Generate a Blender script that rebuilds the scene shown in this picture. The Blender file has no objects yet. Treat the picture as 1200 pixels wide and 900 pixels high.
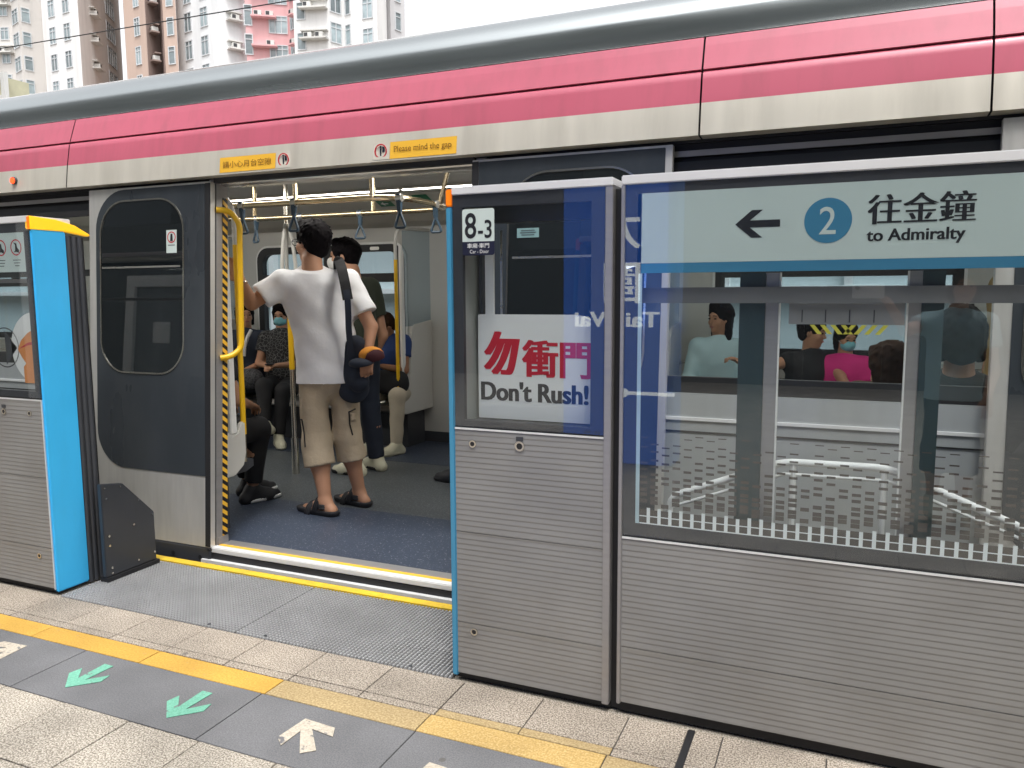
import bpy, bmesh, math, random
import numpy as np
from mathutils import Matrix, Vector, Euler
R_ = math.radians
scene = bpy.context.scene
C = scene.collection
rng = random.Random(7)

# ------------------------------------------------------------------ camera, sky, sun, exposure
cam_data = bpy.data.cameras.new('camera')
cam = bpy.data.objects.new('camera', cam_data)
C.objects.link(cam)
cam_data.sensor_width = 36.0
cam_data.lens = 36.0 * 916.106 / 1200.0
cam_data.clip_start, cam_data.clip_end = 0.05, 2000.0
_yaw, _pit, _roll = 0.404077, -0.115916, -0.005582
_f = Vector((-math.sin(_yaw) * math.cos(_pit), math.cos(_yaw) * math.cos(_pit), math.sin(_pit)))
_r = _f.cross(Vector((0, 0, 1))).normalized()
_u = _r.cross(_f)
_c, _s = math.cos(_roll), math.sin(_roll)
_r2, _u2 = _c * _r + _s * _u, -_s * _r + _c * _u
_m = Matrix((_r2, _u2, -_f)).transposed().to_4x4()
_m.translation = (0, 0, 1.3)
cam.matrix_world = _m
scene.camera = cam

world = bpy.data.worlds.new('World')
scene.world = world
world.use_nodes = True
SUN_EL, SUN_AZ = 68.0, 150.0          # elevation; azimuth clockwise from +Y
wn, wl = world.node_tree.nodes, world.node_tree.links
bg = wn['Background']
sky = wn.new('ShaderNodeTexSky')
sky.sky_type = 'NISHITA'
sky.sun_disc = False
sky.sun_elevation = R_(SUN_EL)
sky.sun_rotation = R_(SUN_AZ)
sky.dust_density = 4.0
sky.air_density = 1.0
hs = wn.new('ShaderNodeHueSaturation')
hs.inputs['Saturation'].default_value = 0.10
wl.new(sky.outputs[0], hs.inputs['Color'])
wl.new(hs.outputs[0], bg.inputs['Color'])
bg.inputs['Strength'].default_value = 0.15
sun_data = bpy.data.lights.new('sun', 'SUN')
sun_data.energy = 0.8
sun_data.angle = R_(11)
sun_data.color = (1.0, 0.965, 0.91)
sun = bpy.data.objects.new('sun', sun_data)
C.objects.link(sun)
_az, _el = R_(SUN_AZ), R_(SUN_EL)
sun.rotation_euler = Vector((math.sin(_az) * math.cos(_el), math.cos(_az) * math.cos(_el), math.sin(_el))).to_track_quat('Z', 'Y').to_euler()
scene.view_settings.view_transform = 'Standard'
scene.view_settings.look = 'None'
scene.view_settings.exposure = 1.15
scene.view_settings.gamma = 1.0
scene.render.engine = 'CYCLES'
scene.cycles.use_denoising = True
scene.cycles.max_bounces = 10
scene.cycles.transparent_max_bounces = 24
scene.cycles.glossy_bounces = 4
scene.cycles.caustics_reflective = False
scene.cycles.caustics_refractive = False
scene.cycles.sample_clamp_indirect = 6.0

# ------------------------------------------------------------------ materials
def hexc(h):
    h = h.lstrip('#')
    v = [int(h[i:i + 2], 16) / 255 for i in (0, 2, 4)]
    return tuple(x / 12.92 if x <= 0.04045 else ((x + 0.055) / 1.055) ** 2.4 for x in v)

def mat(name, col, rough=0.5, metal=0.0, var=0.12, vscale=6.0, stretch=(1, 1, 1), bump=0.0, bscale=80.0, emit=0.0, rnd=0.0, coat=0.0, spec=0.5, detail=4.0, rvar=0.0, grime=0.0, gcol=(0.16, 0.13, 0.10), gscale=(7, 7, 0.6)):
    m = bpy.data.materials.new(name)
    m.use_nodes = True
    n, l = m.node_tree.nodes, m.node_tree.links
    b = n['Principled BSDF']
    if isinstance(col, str): col = hexc(col)
    b.inputs['Roughness'].default_value = rough
    b.inputs['Metallic'].default_value = metal
    b.inputs['Specular IOR Level'].default_value = spec
    b.inputs['Coat Weight'].default_value = coat
    tc = n.new('ShaderNodeTexCoord')
    mp = n.new('ShaderNodeMapping')
    mp.inputs['Scale'].default_value = stretch
    l.new(tc.outputs['Object'], mp.inputs['Vector'])
    nz = n.new('ShaderNodeTexNoise')
    nz.inputs['Scale'].default_value = vscale
    nz.inputs['Detail'].default_value = detail
    l.new(mp.outputs[0], nz.inputs['Vector'])
    mr = n.new('ShaderNodeMapRange')
    mr.inputs['From Min'].default_value, mr.inputs['From Max'].default_value = 0.25, 0.75
    mr.inputs['To Min'].default_value, mr.inputs['To Max'].default_value = 1 - var, 1 + var
    l.new(nz.outputs['Fac'], mr.inputs['Value'])
    mx = n.new('ShaderNodeVectorMath')
    mx.operation = 'SCALE'
    mx.inputs[0].default_value = col
    last = mr.outputs[0]
    if rnd:
        oi = n.new('ShaderNodeObjectInfo')
        m2 = n.new('ShaderNodeMapRange')
        m2.inputs['To Min'].default_value, m2.inputs['To Max'].default_value = 1 - rnd, 1 + rnd
        l.new(oi.outputs['Random'], m2.inputs['Value'])
        mm = n.new('ShaderNodeMath'); mm.operation = 'MULTIPLY'
        l.new(last, mm.inputs[0]); l.new(m2.outputs[0], mm.inputs[1])
        last = mm.outputs[0]
    l.new(last, mx.inputs['Scale'])
    l.new(mx.outputs[0], b.inputs['Base Color'])
    if grime:
        gm = n.new('ShaderNodeMapping'); gm.inputs['Scale'].default_value = gscale
        l.new(tc.outputs['Object'], gm.inputs['Vector'])
        gn = n.new('ShaderNodeTexNoise'); gn.inputs['Scale'].default_value = 1.6; gn.inputs['Detail'].default_value = 7; gn.inputs['Roughness'].default_value = 0.62
        l.new(gm.outputs[0], gn.inputs['Vector'])
        gr = n.new('ShaderNodeMapRange')
        gr.inputs['From Min'].default_value, gr.inputs['From Max'].default_value = 0.46, 0.74
        gr.inputs['To Min'].default_value, gr.inputs['To Max'].default_value = 0.0, grime
        l.new(gn.outputs['Fac'], gr.inputs['Value'])
        gx = n.new('ShaderNodeMix'); gx.data_type = 'RGBA'
        l.new(gr.outputs[0], gx.inputs[0]); l.new(mx.outputs[0], gx.inputs['A']); gx.inputs['B'].default_value = (*gcol, 1)
        l.new(gx.outputs['Result'], b.inputs['Base Color'])
    if rvar:
        m3 = n.new('ShaderNodeMapRange')
        m3.inputs['From Min'].default_value, m3.inputs['From Max'].default_value = 0.3, 0.7
        m3.inputs['To Min'].default_value, m3.inputs['To Max'].default_value = max(0.02, rough - rvar), rough + rvar
        l.new(nz.outputs['Fac'], m3.inputs['Value'])
        l.new(m3.outputs[0], b.inputs['Roughness'])
    if bump:
        nb = n.new('ShaderNodeTexNoise')
        nb.inputs['Scale'].default_value = bscale
        nb.inputs['Detail'].default_value = 3
        l.new(mp.outputs[0], nb.inputs['Vector'])
        bp = n.new('ShaderNodeBump')
        bp.inputs['Strength'].default_value = bump
        bp.inputs['Distance'].default_value = 0.01
        l.new(nb.outputs['Fac'], bp.inputs['Height'])
        l.new(bp.outputs[0], b.inputs['Normal'])
    if emit:
        b.inputs['Emission Color'].default_value = (*col, 1)
        b.inputs['Emission Strength'].default_value = emit
    return m

def glass(name, tint=(0.9, 0.95, 0.95), refl=1.0, base=0.03, rough=0.0, dark=None):
    m = bpy.data.materials.new(name)
    m.use_nodes = True
    n, l = m.node_tree.nodes, m.node_tree.links
    n.remove(n['Principled BSDF'])
    out = n['Material Output']
    tr = n.new('ShaderNodeBsdfTransparent'); tr.inputs[0].default_value = (*tint, 1)
    gl = n.new('ShaderNodeBsdfGlossy'); gl.inputs['Roughness'].default_value = rough
    gl.inputs[0].default_value = (0.95, 0.98, 1.0, 1)
    fa = n.new('ShaderNodeLayerWeight'); fa.inputs['Blend'].default_value = 0.5
    pw = n.new('ShaderNodeMath'); pw.operation = 'POWER'; pw.inputs[1].default_value = 5.0
    l.new(fa.outputs['Facing'], pw.inputs[0])
    lw = n.new('ShaderNodeMath'); lw.operation = 'MULTIPLY_ADD'; lw.inputs[1].default_value = 0.96; lw.inputs[2].default_value = 0.04
    l.new(pw.outputs[0], lw.inputs[0])
    ma = n.new('ShaderNodeMath'); ma.operation = 'MULTIPLY_ADD'
    ma.inputs[1].default_value = refl; ma.inputs[2].default_value = base
    l.new(lw.outputs[0], ma.inputs[0])
    mix = n.new('ShaderNodeMixShader')
    l.new(ma.outputs[0], mix.inputs[0])
    first = tr.outputs[0]
    if dark:
        df = n.new('ShaderNodeBsdfDiffuse'); df.inputs[0].default_value = (*dark[0], 1)
        m2 = n.new('ShaderNodeMixShader'); m2.inputs[0].default_value = dark[1]
        l.new(tr.outputs[0], m2.inputs[1]); l.new(df.outputs[0], m2.inputs[2])
        first = m2.outputs[0]
    l.new(first, mix.inputs[1]); l.new(gl.outputs[0], mix.inputs[2])
    l.new(mix.outputs[0], out.inputs[0])
    return m

def speckle_mat(name, base, dark, light, rough=0.75, rnd=0.07, scale=150.0, stain=0.18, amount=(0.40, 0.60), wear=0.0, wcol=(0.155, 0.155, 0.16), spots=False):
    """granite / terrazzo: fine grains of two tones over a base, with soft broad stains"""
    m = bpy.data.materials.new(name); m.use_nodes = True
    n, l = m.node_tree.nodes, m.node_tree.links
    b = n['Principled BSDF']; b.inputs['Roughness'].default_value = rough
    tc = n.new('ShaderNodeNewGeometry')
    def noise(s, d=2.0):
        z = n.new('ShaderNodeTexNoise'); z.inputs['Scale'].default_value = s; z.inputs['Detail'].default_value = d
        l.new(tc.outputs['Position'], z.inputs['Vector']); return z
    r1 = n.new('ShaderNodeValToRGB')
    e = r1.color_ramp.elements
    e[0].position, e[1].position = amount
    e[0].color, e[1].color = (*dark, 1), (*light, 1)
    mid = r1.color_ramp.elements.new((amount[0] + amount[1]) / 2); mid.color = (*base, 1)
    l.new(noise(scale, 3).outputs['Fac'], r1.inputs[0])
    mr = n.new('ShaderNodeMapRange')
    mr.inputs['From Min'].default_value, mr.inputs['From Max'].default_value = 0.3, 0.7
    mr.inputs['To Min'].default_value, mr.inputs['To Max'].default_value = 1 - stain, 1 + stain * 0.6
    l.new(noise(3.5, 5).outputs['Fac'], mr.inputs['Value'])
    oi = n.new('ShaderNodeObjectInfo')
    m2 = n.new('ShaderNodeMapRange')
    m2.inputs['To Min'].default_value, m2.inputs['To Max'].default_value = 1 - rnd, 1 + rnd
    l.new(oi.outputs['Random'], m2.inputs['Value'])
    mm = n.new('ShaderNodeMath'); mm.operation = 'MULTIPLY'
    l.new(mr.outputs[0], mm.inputs[0]); l.new(m2.outputs[0], mm.inputs[1])
    vm = n.new('ShaderNodeVectorMath'); vm.operation = 'SCALE'
    l.new(r1.outputs[0], vm.inputs[0]); l.new(mm.outputs[0], vm.inputs['Scale'])
    l.new(vm.outputs[0], b.inputs['Base Color'])
    if wear:
        wz = noise(26, 7); wz.inputs['Roughness'].default_value = 0.68
        wr = n.new('ShaderNodeMapRange')
        wr.inputs['From Min'].default_value, wr.inputs['From Max'].default_value = 0.64 - wear * 0.2, 0.70 - wear * 0.2
        l.new(wz.outputs['Fac'], wr.inputs['Value'])
        wx = n.new('ShaderNodeMix'); wx.data_type = 'RGBA'
        l.new(wr.outputs[0], wx.inputs[0]); l.new(vm.outputs[0], wx.inputs['A']); wx.inputs['B'].default_value = (*wcol, 1)
        l.new(wx.outputs['Result'], b.inputs['Base Color'])
    if spots:
        vo = n.new('ShaderNodeTexVoronoi'); vo.inputs['Scale'].default_value = 4.3; l.new(tc.outputs['Position'], vo.inputs['Vector'])
        lt = n.new('ShaderNodeMath'); lt.operation = 'LESS_THAN'; lt.inputs[1].default_value = 0.048; l.new(vo.outputs['Distance'], lt.inputs[0])
        sx = n.new('ShaderNodeSeparateColor'); l.new(vo.outputs['Color'], sx.inputs[0])
        g2 = n.new('ShaderNodeMath'); g2.operation = 'GREATER_THAN'; g2.inputs[1].default_value = 0.45; l.new(sx.outputs[0], g2.inputs[0])
        m4 = n.new('ShaderNodeMath'); m4.operation = 'MULTIPLY'; l.new(lt.outputs[0], m4.inputs[0]); l.new(g2.outputs[0], m4.inputs[1])
        m5 = n.new('ShaderNodeMath'); m5.operation = 'MULTIPLY'; l.new(m4.outputs[0], m5.inputs[0]); m5.inputs[1].default_value = 0.65
        src = b.inputs['Base Color'].links[0].from_socket
        gx2 = n.new('ShaderNodeMix'); gx2.data_type = 'RGBA'; l.new(m5.outputs[0], gx2.inputs[0]); l.new(src, gx2.inputs['A']); gx2.inputs['B'].default_value = (0.09, 0.08, 0.07, 1)
        l.new(gx2.outputs['Result'], b.inputs['Base Color'])
    bp = n.new('ShaderNodeBump'); bp.inputs['Strength'].default_value = 0.25; bp.inputs['Distance'].default_value = 0.004
    l.new(noise(scale * 1.3).outputs['Fac'], bp.inputs['Height']); l.new(bp.outputs[0], b.inputs['Normal'])
    return m

def stripe_mat(name, c1, c2, direction, period, rough=0.5):
    m = bpy.data.materials.new(name); m.use_nodes = True
    n, l = m.node_tree.nodes, m.node_tree.links
    b = n['Principled BSDF']; b.inputs['Roughness'].default_value = rough
    g = n.new('ShaderNodeNewGeometry')
    d = n.new('ShaderNodeVectorMath'); d.operation = 'DOT_PRODUCT'
    d.inputs[1].default_value = tuple(x / period for x in direction)
    l.new(g.outputs['Position'], d.inputs[0])
    fr = n.new('ShaderNodeMath'); fr.operation = 'FRACT'; l.new(d.outputs['Value'], fr.inputs[0])
    gt = n.new('ShaderNodeMath'); gt.operation = 'GREATER_THAN'; gt.inputs[1].default_value = 0.5
    l.new(fr.outputs[0], gt.inputs[0])
    mx = n.new('ShaderNodeMix'); mx.data_type = 'RGBA'
    l.new(gt.outputs[0], mx.inputs[0])
    mx.inputs['A'].default_value = (*c1, 1); mx.inputs['B'].default_value = (*c2, 1)
    l.new(mx.outputs['Result'], b.inputs['Base Color'])
    return m

H = hexc
M = {}
M['alu'] = mat('brushed_aluminium', (0.36, 0.35, 0.35), 0.42, 0.55, 0.06, 3, (0.4, 1, 30), rvar=0.05)
M['alu_rib'] = mat('ribbed_aluminium', (0.30, 0.297, 0.288), 0.5, 0.35, 0.12, 2.5, (1, 1, 1.6), rvar=0.09, grime=0.30, gcol=(0.20, 0.18, 0.155), gscale=(1.6, 1, 1.1))
M['alu_bright'] = mat('bright_aluminium', (0.80, 0.80, 0.80), 0.5, 0.2, 0.04, 5)
M['steel'] = mat('stainless_steel', (0.60, 0.585, 0.55), 0.30, 0.85, 0.07, 3, (1, 1, 20), rvar=0.06)
M['steel_door'] = mat('brushed_stainless_door', (0.66, 0.65, 0.62), 0.42, 0.6, 0.08, 4, (8, 1, 1), rvar=0.05)
M['chrome'] = mat('polished_steel_tube', (0.72, 0.68, 0.60), 0.18, 1.0, 0.03)
M['roof'] = mat('metal_roof', (0.50, 0.535, 0.54), 0.22, 1.0, 0.08, 1.5, (0.4, 3, 6), rvar=0.06, bump=0.06, bscale=3)
M['dark'] = mat('black_rubber', (0.014, 0.014, 0.016), 0.55, 0, 0.2)
M['darkgrey'] = mat('dark_grey_paint', (0.045, 0.048, 0.055), 0.42, 0, 0.12, 5, rvar=0.1)
M['doorblue'] = mat('dark_slate_door_paint', (0.034, 0.041, 0.049), 0.30, 0, 0.10, 4, (1, 1, 0.4), coat=0.3, rvar=0.05, grime=0.25, gcol=(0.10, 0.105, 0.11), gscale=(3, 3, 0.8))
M['border'] = mat('dark_printed_glass_border', (0.042, 0.042, 0.050), 0.6, 0, 0.05)
M['blue'] = mat('light_blue_paint', (0.05, 0.50, 0.92), 0.42, 0, 0.06, 3, rvar=0.08, grime=0.12, gcol=(0.05, 0.17, 0.28), gscale=(4, 4, 1.2))
M['blueedge'] = mat('blue_edge_trim', (0.06, 0.28, 0.46), 0.4, 0, 0.05)
M['amber'] = mat('amber_light_lens', (1.0, 0.56, 0.02), 0.3, 0, 0.02, emit=0.25)
M['orange'] = mat('orange_light_lens', (1.0, 0.25, 0.01), 0.3, 0, 0.02, emit=0.08)
M['cream'] = mat('stainless_cream_panel', (0.72, 0.68, 0.59), 0.40, 0.35, 0.05, 2.5, (6, 1, 0.6), rvar=0.06, grime=0.22, gcol=(0.34, 0.30, 0.24))
M['pink'] = mat('pink_painted_panel', (0.55, 0.115, 0.175), 0.42, 0, 0.06, 1.2, coat=0.12, rvar=0.08, grime=0.32, gcol=(0.30, 0.09, 0.11))
M['ivory'] = mat('ivory_wall_panel', (0.56, 0.55, 0.515), 0.4, 0, 0.04, 2)
M['ceiling'] = mat('ceiling_panel', (0.50, 0.47, 0.41), 0.5, 0, 0.04, 2)
M['yellowpole'] = mat('yellow_grip_paint', (0.80, 0.47, 0.01), 0.35, 0, 0.05)
M['strap'] = mat('grey_blue_strap', (0.034, 0.066, 0.10), 0.45, 0, 0.08)
M['stickeryellow'] = mat('yellow_sticker', (0.86, 0.48, 0.04), 0.5, 0, 0.04)
M['white'] = mat('white_print', (0.80, 0.80, 0.78), 0.45, 0, 0.03)
M['signwhite'] = mat('sign_face_white', (0.62, 0.71, 0.675), 0.35, 0, 0.03)
M['signblue'] = mat('sign_blue', (0.055, 0.24, 0.40), 0.4, 0, 0.04)
M['black'] = mat('black_print', (0.012, 0.012, 0.016), 0.5, 0, 0.05)
M['navyprint'] = mat('navy_print', (0.012, 0.014, 0.035), 0.4, 0, 0.05)
M['red'] = mat('red_print', (0.56, 0.012, 0.03), 0.5, 0, 0.04)
M['frit'] = mat('brown_grey_frit', (0.085, 0.072, 0.064), 0.6, 0, 0.06)
M['fritwhite'] = mat('white_frit', (0.86, 0.90, 0.90), 0.6, 0, 0.03)
M['glass'] = glass('screen_glass', (0.955, 0.975, 0.98), 1.25, 0.0)
M['trainglass'] = glass('train_window_glass', (0.88, 0.92, 0.92), 0.6, 0.0)
M['tint'] = glass('tinted_window_glass', (0.20, 0.23, 0.23), 0.9, 0.0)
M['farglass'] = glass('far_window_glass', (0.76, 0.82, 0.86), 0.5, 0.0)
M['granite'] = speckle_mat('granite_tile', (0.33, 0.28, 0.225), (0.16, 0.13, 0.10), (0.50, 0.44, 0.37), scale=200, spots=True, stain=0.26)
M['granite2'] = speckle_mat('pale_granite_tile', (0.355, 0.315, 0.26), (0.18, 0.155, 0.12), (0.56, 0.51, 0.435), scale=200, spots=True, stain=0.26)
M['yellowtile'] = speckle_mat('yellow_tile', (0.56, 0.325, 0.055), (0.47, 0.27, 0.045), (0.64, 0.38, 0.085), amount=(0.3, 0.7), wear=0.12, wcol=(0.40, 0.27, 0.12))
M['paleyellow'] = speckle_mat('worn_yellow_tile', (0.41, 0.30, 0.145), (0.31, 0.22, 0.105), (0.52, 0.40, 0.22), amount=(0.35, 0.65))
M['midyellow'] = speckle_mat('worn_yellow_tile_b', (0.49, 0.325, 0.11), (0.39, 0.26, 0.09), (0.59, 0.42, 0.19), amount=(0.35, 0.65))
M['slab'] = speckle_mat('dark_grey_slab', (0.155, 0.155, 0.16), (0.125, 0.125, 0.13), (0.19, 0.19, 0.195), scale=220, stain=0.22, amount=(0.35, 0.65), spots=True)
M['tread'] = mat('tread_metal', (0.44, 0.44, 0.445), 0.5, 0.35, 0.08, 5, rvar=0.10, grime=0.18, gcol=(0.16, 0.155, 0.15), gscale=(2.2, 2.2, 1))
M['green'] = speckle_mat('green_marking', (0.15, 0.40, 0.29), (0.12, 0.34, 0.24), (0.19, 0.46, 0.34), amount=(0.3, 0.7), wear=0.25)
M['arrowwhite'] = speckle_mat('cream_marking', (0.52, 0.46, 0.37), (0.42, 0.36, 0.29), (0.58, 0.52, 0.43), amount=(0.35, 0.65), wear=0.35)
M['grout'] = mat('dark_grout', (0.07, 0.065, 0.06), 0.8)
M['floorblue'] = speckle_mat('blue_speckled_vinyl', (0.042, 0.055, 0.084), (0.034, 0.046, 0.072), (0.32, 0.34, 0.38), rough=0.45, rnd=0, scale=130, stain=0.08, amount=(0.55, 0.72))
M['floorgrey'] = speckle_mat('grey_vinyl', (0.070, 0.080, 0.088), (0.060, 0.069, 0.076), (0.20, 0.21, 0.22), rough=0.42, rnd=0, scale=130, stain=0.10, amount=(0.4, 0.7))
M['hazard'] = stripe_mat('hazard_stripes_or_reflection', (0.80, 0.46, 0.04), (0.01, 0.01, 0.012), (0, 0.6, 0.8), 0.036)
M['ballast'] = mat('ballast', (0.16, 0.14, 0.12), 0.9, 0, 0.3, 30, bump=0.6, bscale=25)
M['light'] = mat('lamp_diffuser', (1.0, 0.965, 0.90), 0.5, 0, 0, emit=5.6)
M['wallgrey'] = mat('station_wall_grey', (0.05, 0.055, 0.06), 0.6, 0, 0.1, 2)
M['columnblue'] = mat('station_column_blue', (0.04, 0.17, 0.72), 0.35, 0, 0.05, 2, emit=0.45)  # emission added to strengthen the column's reflection in the glass
M['emitwhite'] = mat('emissive_lettering', (0.85, 0.87, 0.9), 0.4, 0, 0.02, emit=1.3)  # emission added so the mirrored lettering shows brighter
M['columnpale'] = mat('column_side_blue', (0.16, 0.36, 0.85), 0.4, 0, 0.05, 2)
M['skin'] = mat('skin', (0.46, 0.245, 0.15), 0.5, 0, 0.06, 12, bump=0.05, bscale=160, spec=0.35)
M['skindark'] = mat('tan_skin', (0.33, 0.16, 0.09), 0.5, 0, 0.06, 12)
M['hair'] = mat('black_hair', (0.007, 0.006, 0.007), 0.65, 0, 0.3, 60, (1, 1, 0.25), bump=0.15, bscale=90, spec=0.05)
M['hairbrown'] = mat('dark_brown_hair', (0.035, 0.018, 0.011), 0.65, 0, 0.3, 60, (1, 1, 0.2), bump=0.15, bscale=90, spec=0.05)
M['eye'] = mat('eye_dark', (0.012, 0.010, 0.010), 0.2)
M['lip'] = mat('lip', (0.36, 0.12, 0.10), 0.45)
M['tee'] = mat('white_cotton', (0.82, 0.82, 0.84), 0.85, 0, 0.03, 8, bump=0.35, bscale=16)
M['khaki'] = mat('khaki_cotton', (0.43, 0.35, 0.25), 0.85, 0, 0.08, 10, bump=0.8, bscale=20)
M['khakidark'] = mat('dark_pocket_trim', (0.02, 0.018, 0.016), 0.8)
M['navy'] = mat('navy_cloth', (0.012, 0.018, 0.034), 0.8, 0, 0.15, 9, bump=0.25, bscale=16)
M['blackcloth'] = mat('black_cloth', (0.011, 0.011, 0.013), 0.8, 0, 0.2, 9, bump=0.25, bscale=16)
M['olive'] = mat('dark_olive_cloth', (0.024, 0.030, 0.018), 0.85, 0, 0.12, 9, bump=0.2, bscale=16)
M['bluecloth'] = mat('royal_blue_cloth', (0.018, 0.045, 0.16), 0.8, 0, 0.12, 9, bump=0.25, bscale=16)
M['lightbluecloth'] = mat('pale_blue_cotton', (0.42, 0.58, 0.62), 0.85, 0, 0.06, 9, bump=0.3, bscale=16)
M['pinkcloth'] = mat('hot_pink_cotton', (0.62, 0.02, 0.20), 0.8, 0, 0.06, 9, bump=0.25, bscale=16)
M['browncloth'] = mat('brown_print_cloth', (0.10, 0.055, 0.03), 0.8, 0, 0.6, 35, bump=0.2, bscale=16)
M['tancloth'] = mat('mustard_cloth', (0.32, 0.22, 0.08), 0.8, 0, 0.1, 9, bump=0.25, bscale=16)
M['paletrouser'] = mat('pale_beige_cotton', (0.50, 0.44, 0.34), 0.85, 0, 0.06, 9, bump=0.3, bscale=16)
M['jeans'] = mat('grey_blue_denim', (0.16, 0.21, 0.27), 0.85, 0, 0.1, 9, bump=0.25, bscale=16)
M['mask'] = mat('teal_face_mask', (0.20, 0.50, 0.56), 0.8, 0, 0.05)
M['maskwhite'] = mat('white_face_mask', (0.72, 0.72, 0.70), 0.8, 0, 0.05)
M['shoewhite'] = mat('cream_trainer', (0.60, 0.58, 0.44), 0.6, 0, 0.06)
M['shoeblack'] = mat('black_trainer', (0.014, 0.014, 0.017), 0.6, 0, 0.1)
M['floral'] = mat('black_white_print', (0.05, 0.05, 0.055), 0.7, 0, 1.0, 60, detail=1)
M['caporange'] = mat('orange_cap_cloth', (0.72, 0.28, 0.03), 0.8, 0, 0.06)
M['capmaroon'] = mat('maroon_cap_cloth', (0.05, 0.006, 0.012), 0.8, 0, 0.06)
M['lowerside'] = mat('body_side_steel', (0.40, 0.42, 0.425), 0.5, 0.4, 0.06, 3, (6, 1, 1))

M['patterned'] = mat('black_cloth_white_lines', (0.012, 0.012, 0.014), 0.8)
_n, _l = M['patterned'].node_tree.nodes, M['patterned'].node_tree.links
_v = _n.new('ShaderNodeTexVoronoi'); _v.feature = 'DISTANCE_TO_EDGE'; _v.inputs['Scale'].default_value = 34
_g = _n.new('ShaderNodeNewGeometry'); _l.new(_g.outputs['Position'], _v.inputs['Vector'])
_t = _n.new('ShaderNodeMath'); _t.operation = 'LESS_THAN'; _t.inputs[1].default_value = 0.035; _l.new(_v.outputs['Distance'], _t.inputs[0])
_x = _n.new('ShaderNodeMix'); _x.data_type = 'RGBA'; _x.inputs['A'].default_value = (.012, .012, .014, 1); _x.inputs['B'].default_value = (.16, .16, .155, 1)
_l.new(_t.outputs[0], _x.inputs[0]); _l.new(_x.outputs['Result'], _n['Principled BSDF'].inputs['Base Color'])
M['railtube'] = mat('warm_steel_rail', (0.74, 0.61, 0.40), 0.24, 1.0, 0.03)
M['mullion_or_reflection'] = mat('reflected_post_teal', (0.028, 0.052, 0.060), 0.4, 0, 0.1, 3)  # dark face of the mirrored posts, coloured in

# ------------------------------------------------------------------ helpers
W = {}
def link(name, data, parent=None, world=None):
    o = bpy.data.objects.new(name, data)
    C.objects.link(o)
    w = world if world is not None else Matrix.Identity(4)
    if parent is not None:
        o.parent = parent
        o.matrix_basis = W[parent].inverted() @ w
    else:
        o.matrix_basis = w
    W[o] = w.copy()
    return o
def tag(o, label=None, cat=None, group=None, kind=None):
    if label: o['label'] = label
    if cat: o['category'] = cat
    if group: o['group'] = group
    if kind: o['kind'] = kind
    return o
def thing(name, label, cat, loc=(0, 0, 0), rz=0.0, group=None):
    o = link(name, None, None, Matrix.Translation(loc) @ Matrix.Rotation(rz, 4, 'Z'))
    o.empty_display_size = 0.1
    return tag(o, label, cat, group)
def copy_tree(o, delta, parent=None):
    """copy a thing (or part) with all its children; delta = world matrix applied to the root"""
    c = o.copy(); C.objects.link(c)
    if parent is None:
        c.parent = None
        W[c] = delta @ W[o]; c.matrix_basis = W[c]
    else:
        c.parent = parent
        if delta is None: W[c] = W[parent] @ (W[o.parent].inverted() @ W[o])
        else:
            W[c] = delta @ W[o]; c.matrix_basis = W[parent].inverted() @ W[c]
    for ch in list(o.children): 
        if ch in W: copy_tree(ch, None, c)
    return c

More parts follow.
